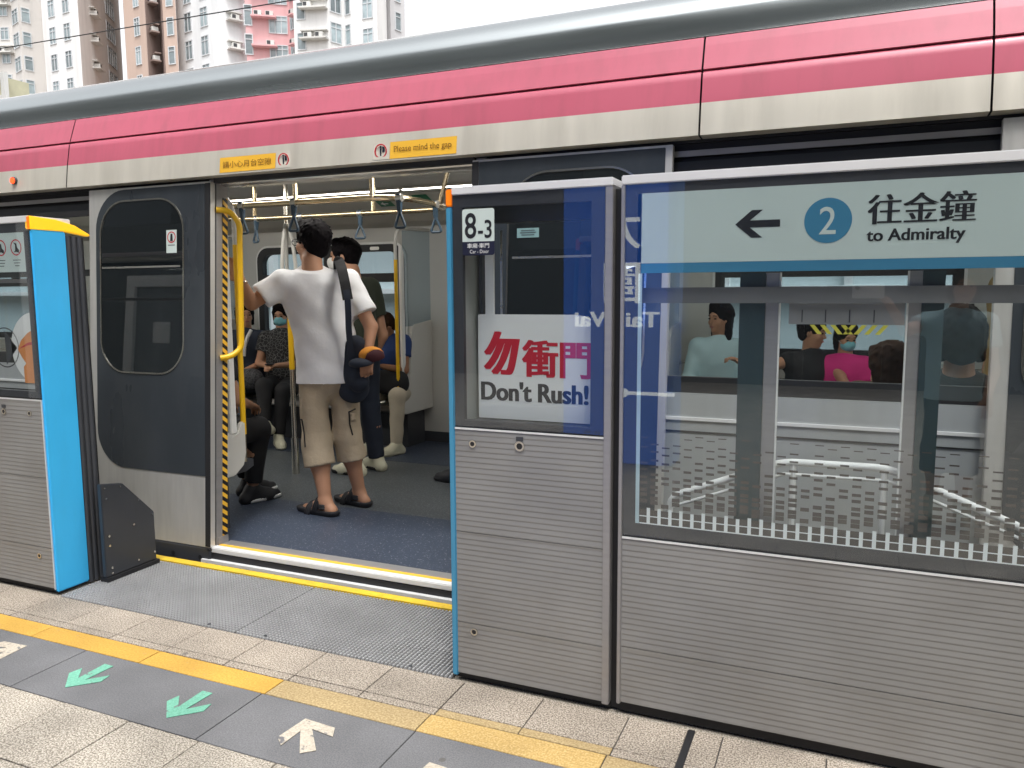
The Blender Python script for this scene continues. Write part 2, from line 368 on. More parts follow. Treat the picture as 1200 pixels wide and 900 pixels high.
class MB:
    def __init__(s): s.v, s.f, s.m = [], [], []
    def add(s, vs, fs, mi=0):
        b = len(s.v); s.v += [tuple(v) for v in vs]
        for f in fs: s.f.append(tuple(b + i for i in f)); s.m.append(mi)
        return s
    def box(s, x0, y0, z0, x1, y1, z1, mi=0):
        x0, x1 = sorted((x0, x1)); y0, y1 = sorted((y0, y1)); z0, z1 = sorted((z0, z1))
        return s.add([(x0, y0, z0), (x1, y0, z0), (x1, y1, z0), (x0, y1, z0), (x0, y0, z1), (x1, y0, z1), (x1, y1, z1), (x0, y1, z1)],
                     [(0, 3, 2, 1), (4, 5, 6, 7), (0, 1, 5, 4), (1, 2, 6, 5), (2, 3, 7, 6), (3, 0, 4, 7)], mi)
    def frame(s, x0, z0, x1, z1, w, y0, y1, mi=0):
        """rectangular frame in the XZ plane; w = (left, bottom, right, top) bar widths"""
        l, b, r, t = w if isinstance(w, tuple) else (w,) * 4
        s.box(x0, y0, z0, x0 + l, y1, z1, mi); s.box(x1 - r, y0, z0, x1, y1, z1, mi)
        s.box(x0 + l, y0, z0, x1 - r, y1, z0 + b, mi); s.box(x0 + l, y0, z1 - t, x1 - r, y1, z1, mi)
        return s
    def poly(s, pts, fn, d0, d1, mi=0):
        """extrude a 2D polygon (list of (a,b)); fn(a,b,d) -> 3D point"""
        n = len(pts)
        vs = [fn(a, b, d0) for a, b in pts] + [fn(a, b, d1) for a, b in pts]
        fs = [tuple(range(n)), tuple(range(2 * n - 1, n - 1, -1))]
        fs += [(i, i + n, (i + 1) % n + n, (i + 1) % n) for i in range(n)]
        return s.add(vs, fs, mi)
    def ring(s, outer, inner, fn, d0, d1, mi=0):
        """a plate with a hole: outer and inner outlines with the same point count"""
        n = len(outer)
        vs = [fn(a, b, d) for d in (d0, d1) for a, b in outer] + [fn(a, b, d) for d in (d0, d1) for a, b in inner]
        fs = []
        for i in range(n):
            j = (i + 1) % n
            fs += [(i, j, 2 * n + j, 2 * n + i), (n + j, n + i, 3 * n + i, 3 * n + j), (j, i, n + i, n + j), (2 * n + i, 2 * n + j, 3 * n + j, 3 * n + i)]
        return s.add(vs, fs, mi)
    def tube(s, pts, r, n=12, mi=0, caps=True):
        pts = [Vector(p) for p in pts]
        rs = r if isinstance(r, (list, tuple)) else [r] * len(pts)
        up = None; rings = []
        for i, p in enumerate(pts):
            d = (pts[min(i + 1, len(pts) - 1)] - pts[max(i - 1, 0)]).normalized()
            if up is None:
                up = Vector((0, 0, 1)) if abs(d.z) < 0.9 else Vector((1, 0, 0))
            a = d.cross(up).normalized(); up = a.cross(d).normalized()
            rings.append([p + (a * math.cos(t) + up * math.sin(t)) * rs[i] for t in (2 * math.pi * k / n for k in range(n))])
        vs = [v for q in rings for v in q]; fs = []
        for i in range(len(pts) - 1):
            for k in range(n):
                k2 = (k + 1) % n
                fs.append((i * n + k, i * n + k2, (i + 1) * n + k2, (i + 1) * n + k))
        if caps: fs += [tuple(range(n - 1, -1, -1)), tuple((len(pts) - 1) * n + k for k in range(n))]
        return s.add(vs, fs, mi)
    def extrude_profile(s, prof, x0, x1, mi=0, closed=False, mis=None):
        """prof = list of (y,z); a sheet extruded along X"""
        n = len(prof)
        vs = [(x0, y, z) for y, z in prof] + [(x1, y, z) for y, z in prof]
        b = len(s.v); s.v += vs
        for i in range(n if closed else n - 1):
            j = (i + 1) % n
            s.f.append((b + i, b + n + i, b + n + j, b + j)); s.m.append(mis[i] if mis else mi)
        if closed:
            s.f.append(tuple(b + i for i in range(n))); s.m.append(mi)
            s.f.append(tuple(b + n + i for i in reversed(range(n)))); s.m.append(mi)
        return s
    def mesh(s, name, mats, bevel=0.0, smooth=False, seg=2, recalc=True):
        me = bpy.data.meshes.new(name)
        me.from_pydata(s.v, [], s.f)
        mats = mats if isinstance(mats, (list, tuple)) else [mats]
        for m in mats: me.materials.append(m)
        if len(mats) > 1: me.polygons.foreach_set('material_index', s.m)
        if bevel or recalc:
            bm = bmesh.new(); bm.from_mesh(me)
            if bevel:
                es = [e for e in bm.edges if len(e.link_faces) == 2 and e.calc_face_angle(0) > 0.5]
                bmesh.ops.bevel(bm, geom=es, offset=bevel, segments=seg, affect='EDGES', clamp_overlap=True)
            if recalc: bmesh.ops.recalc_face_normals(bm, faces=bm.faces)
            bm.to_mesh(me); bm.free()
        if smooth:
            me.polygons.foreach_set('use_smooth', [True] * len(me.polygons))
            if smooth != 'all' and hasattr(me, 'set_sharp_from_angle'): me.set_sharp_from_angle(angle=R_(40))
        me.update()
        return me
    def build(s, name, mats, parent=None, world=None, bevel=0.0, smooth=False, seg=2, label=None, recalc=True):
        o = link(name, s.mesh(name, mats, bevel, smooth, seg, recalc), parent, world)
        if label: o['label'] = label
        return o

XZ = lambda y: (lambda a, b, d: (a, y + d, b))          # outline in XZ, depth along Y
def rrect(x0, z0, x1, z1, r, n=6):
    rs = r if isinstance(r, (list, tuple)) else [r] * 4   # corners: bl, br, tr, tl
    out = []
    for (cx, cz, a0, q) in ((x0 + rs[0], z0 + rs[0], 180, rs[0]), (x1 - rs[1], z0 + rs[1], 270, rs[1]), (x1 - rs[2], z1 - rs[2], 0, rs[2]), (x0 + rs[3], z1 - rs[3], 90, rs[3])):
        for k in range(n + 1):
            t = R_(a0 + 90 * k / n); out.append((cx + q * math.cos(t), cz + q * math.sin(t)))
    return out
def disc(cx, cz, r, n=28): return [(cx + r * math.cos(2 * math.pi * k / n), cz + r * math.sin(2 * math.pi * k / n)) for k in range(n)]

def text(s, x0, z0, x1, z1, y, m, name='lettering', parent=None, bold=0.0, facing=-1, depth=0.0006, fit=True, rot=None, shear=0.0, label=None, strike=0.0, strikes=3):
    """raised lettering fitted into the box x0..x1, z0..z1 on the plane Y=y; facing -1: read from -Y, +1: read from +Y"""
    cu = bpy.data.curves.new(name, 'FONT')
    cu.body = s; cu.size = 1.0; cu.offset = bold; cu.shear = shear; cu.resolution_u = 4
    tmp = bpy.data.objects.new('tmp', cu)
    me = bpy.data.meshes.new_from_object(tmp)
    bpy.data.objects.remove(tmp); bpy.data.curves.remove(cu)
    n = len(me.vertices)
    co = np.empty(n * 3); me.vertices.foreach_get('co', co); co = co.reshape(-1, 3)
    lo, hi = co.min(0), co.max(0)
    u = (co[:, 0] - lo[0]) / max(hi[0] - lo[0], 1e-6); v = (co[:, 1] - lo[1]) / max(hi[1] - lo[1], 1e-6)
    out = np.empty_like(co)
    out[:, 0] = (x0 + u * (x1 - x0)) if facing < 0 else (x1 - u * (x1 - x0))
    out[:, 2] = z0 + v * (z1 - z0)
    out[:, 1] = y
    # flat print with a hair of thickness
    fs = [tuple(p.vertices) for p in me.polygons]
    bpy.data.meshes.remove(me)
    mb = MB()
    for k in range(strikes if strike else 1):
        b = out.copy(); b[:, 1] += (depth + k * .00005) * facing
        if strike: b[:, 0] = x0 + strike / 2 + (b[:, 0] - x0) * (1 - strike / (x1 - x0)) + strike * (k / (strikes - 1) - .5)
        mb.add([tuple(p) for p in b], fs)
    me2 = mb.mesh(name, m, recalc=False)
    nrm = sum((p.normal.y * p.area for p in me2.polygons))
    if nrm * facing < 0: me2.flip_normals()
    o = link(name, me2, parent, None)
    if label: o['label'] = label
    return o

# ------------------------------------------------------------------ organic surfaces: signed distance + surface nets
class SDF:
    def __init__(s): s.p = []
    def cap(s, a, b, ra, rb=None, k=0.02, cuts=(), op=1):
        s.p.append(('c', np.array(a, float), np.array(b, float), ra, ra if rb is None else rb, k, cuts, op, None)); return s
    def ecap(s, a, b, ra, rb, F, q, k=0.03, cuts=(), op=1):
        """capsule flattened along the horizontal direction F to the ratio q"""
        s.p.append(('e', np.array(a, float), np.array(b, float), ra, rb, k, cuts, op, (np.array(F, float), q))); return s
    def ell(s, c, r, axes=None, k=0.015, cuts=(), op=1):
        A = np.eye(3) if axes is None else np.array(axes, float)
        s.p.append(('l', np.array(c, float), np.array(r, float), 0, 0, k, cuts, op, A)); return s
    def bounds(s):
        lo, hi = np.full(3, 1e9), np.full(3, -1e9)
        for t, a, b, ra, rb, k, cuts, op, x in s.p:
            if op < 0: continue
            if t == 'l':
                m = max(b); lo = np.minimum(lo, a - m); hi = np.maximum(hi, a + m)
            else:
                m = max(ra, rb); lo = np.minimum(lo, np.minimum(a, b) - m); hi = np.maximum(hi, np.maximum(a, b) + m)
        return lo, hi
    def mesh(s, name, m, res=0.01, parent=None, wrinkle=0.0, wk=26.0, label=None, gcuts=()):
        lo, hi = s.bounds(); lo -= 3 * res; hi += 3 * res
        n = np.ceil((hi - lo) / res).astype(int) + 1
        f = np.full(n, 0.2, np.float32)
        ax = [lo[i] + res * np.arange(n[i]) for i in range(3)]
        for t, a, b, ra, rb, k, cuts, op, x in s.p:
            if t == 'l': mm = max(b) ; l2, h2 = a - mm, a + mm
            else: mm = max(ra, rb); l2, h2 = np.minimum(a, b) - mm, np.maximum(a, b) + mm
            pad = 2 * k + 3 * res
            i0 = np.maximum(((l2 - pad - lo) / res).astype(int), 0); i1 = np.minimum(((h2 + pad - lo) / res).astype(int) + 2, n)
            if (i1 <= i0).any(): continue
            P = np.stack(np.meshgrid(*[ax[i][i0[i]:i1[i]] for i in range(3)], indexing='ij'), -1).astype(np.float32)
            if t == 'l':
                q = (P - a) @ x.T
                k0 = np.linalg.norm(q / b, axis=-1); k1 = np.linalg.norm(q / (b * b), axis=-1) + 1e-9
                d = k0 * (k0 - 1) / k1
            else:
                Q, A, B, fac = P, a, b, 1.0
                if t == 'e':
                    F, qq = x
                    fa = lambda v: v + np.multiply.outer((v - a) @ F, F) * (1 / qq - 1)
                    Q, A, B, fac = fa(P), a, fa(b), 0.5 + 0.5 * qq
                ab = B - A; h = np.clip(((Q - A) @ ab) / max(ab @ ab, 1e-9), 0, 1)
                d = (np.linalg.norm(Q - A - h[..., None] * ab, axis=-1) - (ra + (rb - ra) * h)) * fac
            for pt, nr in cuts:
                nr = np.array(nr, float); nr /= np.linalg.norm(nr)
                d = np.maximum(d, (P - np.array(pt, float)) @ nr)
            sl = tuple(slice(i0[i], i1[i]) for i in range(3))
            g = f[sl]
            if op > 0:
                hh = np.clip(0.5 + 0.5 * (g - d) / k, 0, 1) if k > 0 else (d < g).astype(np.float32)
                f[sl] = g * (1 - hh) + d * hh - k * hh * (1 - hh)
            else:
                d = -d
                hh = np.clip(0.5 + 0.5 * (d - g) / k, 0, 1)
                f[sl] = g * (1 - hh) + d * hh + k * hh * (1 - hh)
        if gcuts:
            P = np.stack(np.meshgrid(*ax, indexing='ij'), -1)
            for pt, nr in gcuts:
                nr = np.array(nr, float); nr /= np.linalg.norm(nr)
                f = np.maximum(f, (P - np.array(pt, float)) @ nr)
        f[0] = f[-1] = 1; f[:, 0] = f[:, -1] = 1; f[:, :, 0] = f[:, :, -1] = 1
        V, Fc = nets(f)
        V = V * res + lo
        me = bpy.data.meshes.new(name)
        me.from_pydata(V.tolist(), [], Fc.tolist())
        me.materials.append(m)
        me.polygons.foreach_set('use_smooth', [True] * len(me.polygons))
        me.update()
        if wrinkle:
            nv = len(me.vertices)
            no = np.empty(nv * 3); me.vertices.foreach_get('normal', no); no = no.reshape(-1, 3)
            x, y, z = V.T
            w = np.sin(wk * (0.7 * x + 0.5 * y + 1.1 * z) + 2.2 * np.sin(9 * x - 7 * y + 5 * z)) * 0.6
            w += np.sin(wk * 1.7 * (0.9 * z - 0.8 * x + 0.3 * y) + 1.9 * np.sin(11 * y + 8 * z + 3 * x)) * 0.4
            w += np.sin(wk * 0.5 * (x - y) + 1.5 * np.sin(6 * z)) * 0.6
            V = V + no * (w * wrinkle)[:, None]
            me.vertices.foreach_set('co', V.ravel()); me.update()
        o = link(name, me, parent)
        if label: o['label'] = label
        return o

def nets(f):
    s = f < 0
    n = np.array(f.shape)
    c = [s[dx:n[0] - 1 + dx, dy:n[1] - 1 + dy, dz:n[2] - 1 + dz] for dx in (0, 1) for dy in (0, 1) for dz in (0, 1)]
    cnt = sum(x.astype(np.int8) for x in c)
    act = (cnt > 0) & (cnt < 8)
    idx = np.full(act.shape, -1, np.int64)
    cells = np.argwhere(act); idx[act] = np.arange(len(cells))
    acc = np.zeros((len(cells), 3)); num = np.zeros(len(cells))
    cs = [(dx, dy, dz) for dx in (0, 1) for dy in (0, 1) for dz in (0, 1)]
    for i, a in enumerate(cs):
        for b in cs[i + 1:]:
            if sum(abs(p - q) for p, q in zip(a, b)) != 1: continue
            fa = f[cells[:, 0] + a[0], cells[:, 1] + a[1], cells[:, 2] + a[2]]; fb = f[cells[:, 0] + b[0], cells[:, 1] + b[1], cells[:, 2] + b[2]]
            mk = (fa < 0) != (fb < 0)
            t = np.where(mk, fa / np.where(fa == fb, 1, fa - fb), 0)
            p = np.array(a) + t[:, None] * (np.array(b) - np.array(a))
            acc += p * mk[:, None]; num += mk
    V = cells + acc / np.maximum(num, 1)[:, None]
    faces = []
    for axis in range(3):
        o1, o2 = [(1, 2), (2, 0), (0, 1)][axis]
        sl0 = [slice(None)] * 3; sl1 = [slice(None)] * 3
        sl0[axis] = slice(0, -1); sl1[axis] = slice(1, None)
        d = s[tuple(sl0)] != s[tuple(sl1)]
        e = np.argwhere(d)
        e = e[(e[:, o1] > 0) & (e[:, o2] > 0) & (e[:, o1] < n[o1] - 1) & (e[:, o2] < n[o2] - 1)]
        def cell(d1, d2):
            q = e.copy(); q[:, o1] += d1; q[:, o2] += d2
            return idx[q[:, 0], q[:, 1], q[:, 2]]
        quad = np.stack([cell(-1, -1), cell(0, -1), cell(0, 0), cell(-1, 0)], 1)
        ins = s[e[:, 0], e[:, 1], e[:, 2]]
        quad[~ins] = quad[~ins][:, ::-1]
        faces.append(quad)
    return V, np.concatenate(faces)

# ------------------------------------------------------------------ ground and platform
g = MB().box(-260, -120, -1.35, 260, 320, -1.15).build('ground', M['ballast']); g['kind'] = 'structure'
pl = MB().box(-40, -7.0, -1.15, 30, 2.72, -0.010).build('platform', M['granite2']); pl['kind'] = 'structure'
bed = MB().box(-4.6, 0.3, -0.009, 1.5, 2.238, -0.0055).build('joint_bed', M['grout'], pl)
mesh_cache = {}
def tile(name, x0, y0, x1, y1, m, h=0.0, gap=0.0019):
    w, d = round(x1 - x0 - 2 * gap, 4), round(y1 - y0 - 2 * gap, 4)
    key = (name, w, d, m)
    if key not in mesh_cache:
        mesh_cache[key] = MB().box(-w / 2, -d / 2, -0.005, w / 2, d / 2, 0).mesh(name, M[m], bevel=0.0012, seg=1)
    return link(name, mesh_cache[key], pl, Matrix.Translation(((x0 + x1) / 2, (y0 + y1) / 2, h + rng.uniform(-0.0006, 0.0006))))
P_ = 0.2822
joints = [-0.2850 + P_ * k for k in range(-15, 6)]
for a, b in zip(joints[:-1], joints[1:]):
    cut = a < -0.38 < b
    spans = [(a, -0.386), (-0.367, b)] if cut else [(a, b)]
    for s0, s1 in spans:
        tile('paving_tile', s0, 2.052, s1, 2.236, 'granite')
        tile('narrow_tile', s0, 2.013, s1, 2.052, 'granite' if s1 < -1.0 else 'paleyellow' if s1 < -0.5 else 'granite')
for k in range(5):
    y1 = 1.6215 - P_ * k
    for a, b in zip(joints[:-1], joints[1:]):
        tile('paving_tile', a, y1 - P_, b, y1, 'granite2')
yj = [-1.7065 + 0.5655 * k for k in range(-5, 6)]
for a, b in zip(yj[:-1], yj[1:]):
    mm = 'yellowtile' if b < -1.6 else 'paleyellow' if b < -1.1 else 'midyellow' if b < -0.5 else 'paleyellow'
    tile('yellow_tile', a, 1.912, b, 2.013, mm)
sj = [-4.45, -3.35, -2.529, -1.715, -1.137, -0.57, 0.30, 1.1]
for a, b in zip(sj[:-1], sj[1:]): tile('grey_slab', a, 1.6215, b, 1.912, 'slab')
MB().box(-0.386, 1.9, -0.006, -0.367, 2.236, -0.002).build('expansion_joint', M['dark'], pl)
arrow = [(0, 0), (0.082, -0.088), (0.082, -0.128), (0.018, -0.066), (0.018, -0.168), (-0.018, -0.168), (-0.018, -0.066), (-0.082, -0.128), (-0.082, -0.088)]
arrow = [(0, 0), (0.077, -0.074), (0.068, -0.117), (0.016, -0.061), (0.021, -0.170), (-0.021, -0.170), (-0.016, -0.061), (-0.068, -0.117), (-0.077, -0.074)]
def floor_arrow(x, y, ang, m, label):
    w = Matrix.Translation((x, y, 0.0012)) @ Matrix.Rotation(R_(ang), 4, 'Z') @ Matrix.Scale(1.0 if m == 'green' else 1.08, 4)
    MB().poly(arrow, lambda a, b, d: (a, b, d), 0, 0.0014).build('arrow_marking', M[m], pl, w, label=label)
floor_arrow(-2.348, 1.686, 180, 'green', 'green arrow pointing out of the train, left of the pair')
floor_arrow(-1.884, 1.675, 180, 'green', 'green arrow pointing out of the train, right of the pair')
floor_arrow(-1.483, 1.836, 40, 'arrowwhite', 'cream arrow slanting towards the door, right of the green pair')
floor_arrow(-2.765, 1.848, -40, 'arrowwhite', 'cream arrow slanting towards the door, left of the green pair')
floor_arrow(-1.02, 1.785, 40, 'arrowwhite', 'cream arrow half cut off below the gate panel')
# ribbed tread plates between the gates, with the yellow edge nosing
for x0, x1 in ((-3.11, -2.139), (-2.1345, -1.19)):
    mb = MB().box(x0, 2.242, -0.009, x1, 2.746, -0.0055, 1)
    n = int((x1 - x0) / 0.0158)
    for k in range(n):
        a = x0 + (k + 0.2) * (x1 - x0) / n; b = a + 0.0090
        for q in range(31):
            y0 = 2.244 + q * 0.0162; y1 = y0 + 0.0128
            mb.add([(a, y0, -0.0054), (b, y0, -0.0054), (b, y1, -0.0054), (a, y1, -0.0054), (a + .0012, y0 + .0012, 0.0004), (b - .0012, y0 + .0012, 0.0004), (b - .0012, y1 - .0012, 0.0004), (a + .0012, y1 - .0012, 0.0004)],
                   [(4, 5, 6, 7), (0, 1, 5, 4), (1, 2, 6, 5), (2, 3, 7, 6), (3, 0, 4, 7)])
    mb.build('tread_plate', [M['tread'], M['grout']], pl)
MB().box(-12, 2.722, -0.2, -3.115, 2.80, -0.004).box(-1.188, 2.722, -0.2, 12, 2.80, -0.004).build('platform_edge', M['grout'], pl)
nose = MB()
for k in range(40):
    x0 = -9 + k * 0.3
    nose.box(x0, 2.752, -0.05, x0 + 0.2985, 2.798, 0.002)
nose.build('yellow_nosing', mat('yellow_nosing_paint', (0.72, 0.48, 0.03), 0.55, 0, 0.12, 12, grime=0.4, gcol=(0.25, 0.18, 0.06), gscale=(4, 4, 1)), pl)
for x in (-2.28, -2.0, -1.36):
    MB().poly(disc(x, 2.26, 0.007, 10), lambda a, b, d: (a, b, d), 0.0006, 0.002).build('plate_screw', M['darkgrey'], pl)

# ------------------------------------------------------------------ platform gates
YG = 2.244
def ribbed(name, x0, x1, z0, z1, parent, y=YG, pitch=0.0178):
    prof = [(y + 0.02, z0), (y, z0 + 0.001)]
    z = z0 + 0.004
    while z < z1 - 0.006:
        prof += [(y, z + 0.003), (y + 0.0012, z + pitch - 0.0016), (y + 0.0002, z + pitch - 0.0003)]   # sawtooth ribs
        z += pitch
    prof = [p for p in prof if p[1] < z1 - 0.001] + [(y, z1 - 0.001), (y + 0.02, z1)]
    mb = MB().extrude_profile(prof, x0, x1)
    mb.box(x0, y + 0.021, z0, x1, y + 0.03, z1)
    return mb.build(name, M['alu_rib'], parent)
def lock(x, z, parent, r=0.014, plate=False):
    o = MB().ring(disc(x, z, r), disc(x, z, r * 0.62), XZ(YG), -0.004, 0.0).build('lock', M['chrome'], parent)
    MB().poly(disc(x, z, r * 0.62), XZ(YG), -0.0025, 0.0).build('keyhole', M['dark'], o)
    if plate: MB().box(x - 0.012, YG - 0.003, z + 0.017, x + 0.012, YG, z + 0.03).build('nameplate', M['darkgrey'], o)

# --- right-hand cabinet of the open gate, marked 8-3
gc = thing('gate_cabinet', 'grey gate cabinet marked 8-3 with a white and red notice behind glass', 'platform gate', (-0.91, 2.33, 0))
X0, X1 = -1.185, -0.637
MB().box(X0 + .006, 2.262, 0.0, X1, 2.42, 0.022).build('plinth', M['dark'], gc)
for z0, z1 in ((0.024, 0.2042), (0.2050, 0.5172), (0.5180, 0.860)):
    ribbed('cladding_panel', X0 + 0.022, X1 - 0.023, z0, z1, gc)
MB().box(X1 - 0.0225, YG - 0.004, 0.018, X1, 2.42, 1.606).build('stile', M['alu'], gc, bevel=0.002)
MB().box(X0, YG - 0.002, 0.012, X0 + 0.0215, 2.42, 1.572).build('blue_edge', M['blueedge'], gc, bevel=0.004)
MB().box(X0, YG - 0.003, 1.5725, X0 + 0.0215, 2.42, 1.626).build('orange_cap', M['orange'], gc, bevel=0.004)
MB().box(X0 + 0.022, YG - 0.004, 1.607, X1, 2.44, 1.632).build('top_rail', M['alu_bright'], gc, bevel=0.003)
MB().box(X0 + 0.022, YG - 0.002, 0.8605, X1 - 0.023, 2.26, 0.866).box(X0 + .022, YG + .002, .8665, X1 - .023, 2.26, .872, 1).build('ledge', [M['alu_bright'], M['dark']], gc)
MB().frame(X0 + 0.0225, 0.8725, X1 - 0.0235, 1.6065, (0.034, 0.0195, 0.043, 0.039), YG + 0.003, YG + 0.02).build('glass_border', M['border'], gc)
MB().box(X0 + 0.0225, YG - 0.004, 0.8725, X1 - 0.0235, YG + 0.0015, 1.6065).build('glass_pane', M['glass'], gc)
MB().box(X0 + 0.0225, YG + 0.021, 0.8725, X0 + 0.055, 2.418, 1.6).build('box_side', mat('box_side_paint', (0.36, 0.37, 0.35), 0.5), gc)
MB().box(X0 + .056, YG + .021, .862, X1 - .0235, 2.41, .884).build('box_floor', M['darkgrey'], gc)
# sliding gate leaf parked inside, with the notice on it
sl = MB().frame(X0 + 0.066, 0.886, X1 - 0.03, 1.595, (0.012, 0.012, 0.02, 0.07), 2.345, 2.38).build('sliding_leaf', M['darkgrey'], gc)
MB().box(-1.092, 2.335, 1.225, -1.062, 2.3445, 1.452).build('leaf_stile', M['white'], sl)
MB().box(-1.04, 2.34, 1.225, -1.0335, 2.344, 1.50).build('leaf_bar', M['steel'], sl)
nb = MB().poly(rrect(-1.118, 0.888, -0.672, 1.231, [0.002, 0.002, 0.11, 0.004]), XZ(2.332), 0, 0.004).build('notice_board', M['white'], gc)
text('勿', -1.098, 1.034, -0.968, 1.176, 2.3318, M['red'], parent=nb, bold=0.012, shear=0.18, strike=.014, strikes=4)
text('衝門', -0.962, 1.030, -0.722, 1.150, 2.3318, M['red'], parent=nb, bold=0.010, strike=.008, strikes=4)
text("Don't Rush!", -1.109, 0.948, -0.735, 1.012, 2.3318, M['black'], parent=nb, bold=0.014, strike=.005, strikes=4)
npl = MB().poly(rrect(-1.124, 1.4605, -1.014, 1.561, [0.001, 0.001, 0.008, 0.008], 4), XZ(YG - 0.0062), 0, 0.002).build('number_plate', M['signwhite'], gc)
MB().poly(rrect(-1.124, 1.418, -1.014, 1.460, [0.008, 0.008, 0.001, 0.001], 4), XZ(YG - 0.0062), 0, 0.002).build('plate_base', M['navyprint'], npl)
text('8', -1.115, 1.470, -1.075, 1.549, YG - 0.0064, M['black'], parent=npl, bold=0.012)
text('-3', -1.069, 1.470, -1.022, 1.526, YG - 0.0064, M['black'], parent=npl, bold=0.012)
text('車廂·車門', -1.107, 1.440, -1.031, 1.455, YG - 0.0064, M['white'], parent=npl, bold=0.01)
text('Car - Door', -1.098, 1.424, -1.032, 1.435, YG - 0.0064, M['white'], parent=npl)
lock(-1.099, 0.815, gc, 0.012); lock(-0.934, 0.819, gc, 0.016, True); lock(-1.101, 0.178, gc, 0.0125)
text('29  22', -0.72, 0.876, -0.67, 0.884, YG - 0.0048, M['darkgrey'], parent=gc)

# --- long fixed glazed panel to the right
gp = thing('screen_panel', 'long glazed platform screen with the Admiralty direction sign above ribbed grey cladding', 'platform screen', (0.35, 2.33, 0))
F0, F1 = -0.612, 1.42
MB().box(F0, 2.262, 0.0, F1, 2.42, 0.034).build('plinth', M['dark'], gp)
for z0, z1 in ((0.036, 0.2172), (0.2180, 0.560)):
    ribbed('cladding_panel', F0 + 0.012, F1, z0, z1, gp)
MB().box(F0 - 0.0245, 2.27, 0.0, F0 - 0.0005, 2.40, 1.60).build('gap_seal', M['dark'], gp)
MB().box(F0, YG - 0.004, 0.03, F0 + 0.0115, 2.42, 1.606).build('stile', M['alu'], gp, bevel=0.002)
MB().box(F0, YG - 0.004, 1.607, F1, 2.44, 1.634).build('top_rail', M['alu_bright'], gp, bevel=0.003)
MB().box(F0 + .012, YG - 0.002, 0.5605, F1, 2.26, 0.566).box(F0 + .012, YG + .002, .5665, F1, 2.26, .573, 1).build('ledge', [M['alu_bright'], M['dark']], gp)
MB().frame(F0 + 0.012, 0.5735, F1, 1.6065, (0.047, 0.038, 0.03, 0.026), YG + 0.003, YG + 0.02).build('glass_border', M['border'], gp)
MB().box(F0 + 0.012, YG - 0.004, 0.5735, F1, YG + 0.0015, 1.6065).build('glass_pane', M['glass'], gp)
sg = MB().box(-0.5645, YG + 0.003, 1.3825, F1 - .031, YG + 0.012, 1.5803).build('direction_sign', M['signwhite'], gp)
MB().box(-0.5645, YG + 0.003, 1.3545, F1 - .031, YG + 0.012, 1.3820).build('blue_band', M['signblue'], sg)
YS = YG + 0.0028
ar = [(-0.292, 1.483), (-0.249, 1.520), (-0.220, 1.520), (-0.253, 1.4925), (-0.175, 1.4925), (-0.175, 1.4735), (-0.253, 1.4735), (-0.220, 1.446), (-0.249, 1.446)]
MB().poly(ar, XZ(YS), -0.0006, 0).build('arrow', M['black'], sg)
dk = MB().poly(disc(-0.056, 1.4845, 0.0585, 40), XZ(YS), -0.0006, 0).build('platform_number_disc', M['signblue'], sg)
text('2', -0.077, 1.449, -0.036, 1.520, YS - 0.0007, M['signwhite'], parent=dk, bold=0.004)
text('往金鐘', 0.038, 1.470, 0.282, 1.545, YS, M['black'], parent=sg, bold=-0.006, strike=.0055, strikes=5)
text('to Admiralty', 0.038, 1.418, 0.262, 1.458, YS, M['black'], parent=sg, bold=0.012, strike=.0015)
# mirrored posts, bar, box and white rail, modelled as solids behind the glass
for a, b, m in ((-0.281, -0.212, 'mullion_or_reflection'), (0.1785, 0.230, 'mullion_or_reflection')):
    MB().box(a, 2.30, 0.566, b, 2.325, 1.352).build('mullion_or_reflection', M[m], gp)  # reflected posts built as solid bars, dark front face in the colour
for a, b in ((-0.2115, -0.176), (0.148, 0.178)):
    MB().box(a, 2.306, 0.566, b, 2.324, 1.352).build('mullion_or_reflection', M['alu'], gp)  # paler side face of the same reflected posts
for a, b in ((-0.1755, -0.1715), (0.1435, 0.1475)): MB().box(a, 2.303, 0.566, b, 2.322, 1.352).build('reflected_post_edge', M['white'], gp)  # bright edges of the mirrored posts, set in as white strips
MB().box(-0.56, 2.286, 1.268, F1, 2.298, 1.313).build('cross_bar_or_reflection', mat('reflected_bar_grey', (0.22, 0.22, 0.225), 0.5), gp)  # reflected bar, built as a solid strip behind the pane
cb = MB().box(-0.148, 2.30, 1.210, 0.14, 2.312, 1.2675).build('reflected_box', mat('reflected_box_grey', (0.25, 0.25, 0.255), 0.5, 0, 0.08), gp)  # mirrored grey box, modelled behind the glass
for k in range(4): MB().box(-0.115 + k * 0.06, 2.2985, 1.216, -0.112 + k * 0.06, 2.2999, 1.250).build('reflected_louvre', M['darkgrey'], cb)
hz = MB()
for k in range(8):
    x = -0.093 + k * 0.0262; sgn = -1 if k < 4 else 1
    hz.add([(x, 2.2985, 1.209), (x + 0.012, 2.2985, 1.209), (x + 0.012 - sgn * 0.02, 2.2985, 1.184), (x - sgn * 0.02, 2.2985, 1.184)], [(0, 1, 2, 3)])
hz.build('hazard_stripes_or_reflection', mat('reflected_stripe_yellow', (0.72, 0.66, 0.08), 0.5), gp)  # reflected warning stripes laid in as flat colour
def bend(pts, r=0.05, n=5):
    out = [Vector(pts[0])]
    for i in range(1, len(pts) - 1):
        a, p, b = Vector(pts[i - 1]), Vector(pts[i]), Vector(pts[i + 1])
        p0 = p + (a - p).normalized() * r; p1 = p + (b - p).normalized() * r
        for k in range(n + 1):
            t = k / n; out.append((1 - t) ** 2 * p0 + 2 * t * (1 - t) * p + t * t * p1)
    out.append(Vector(pts[-1])); return out
yr = 2.345
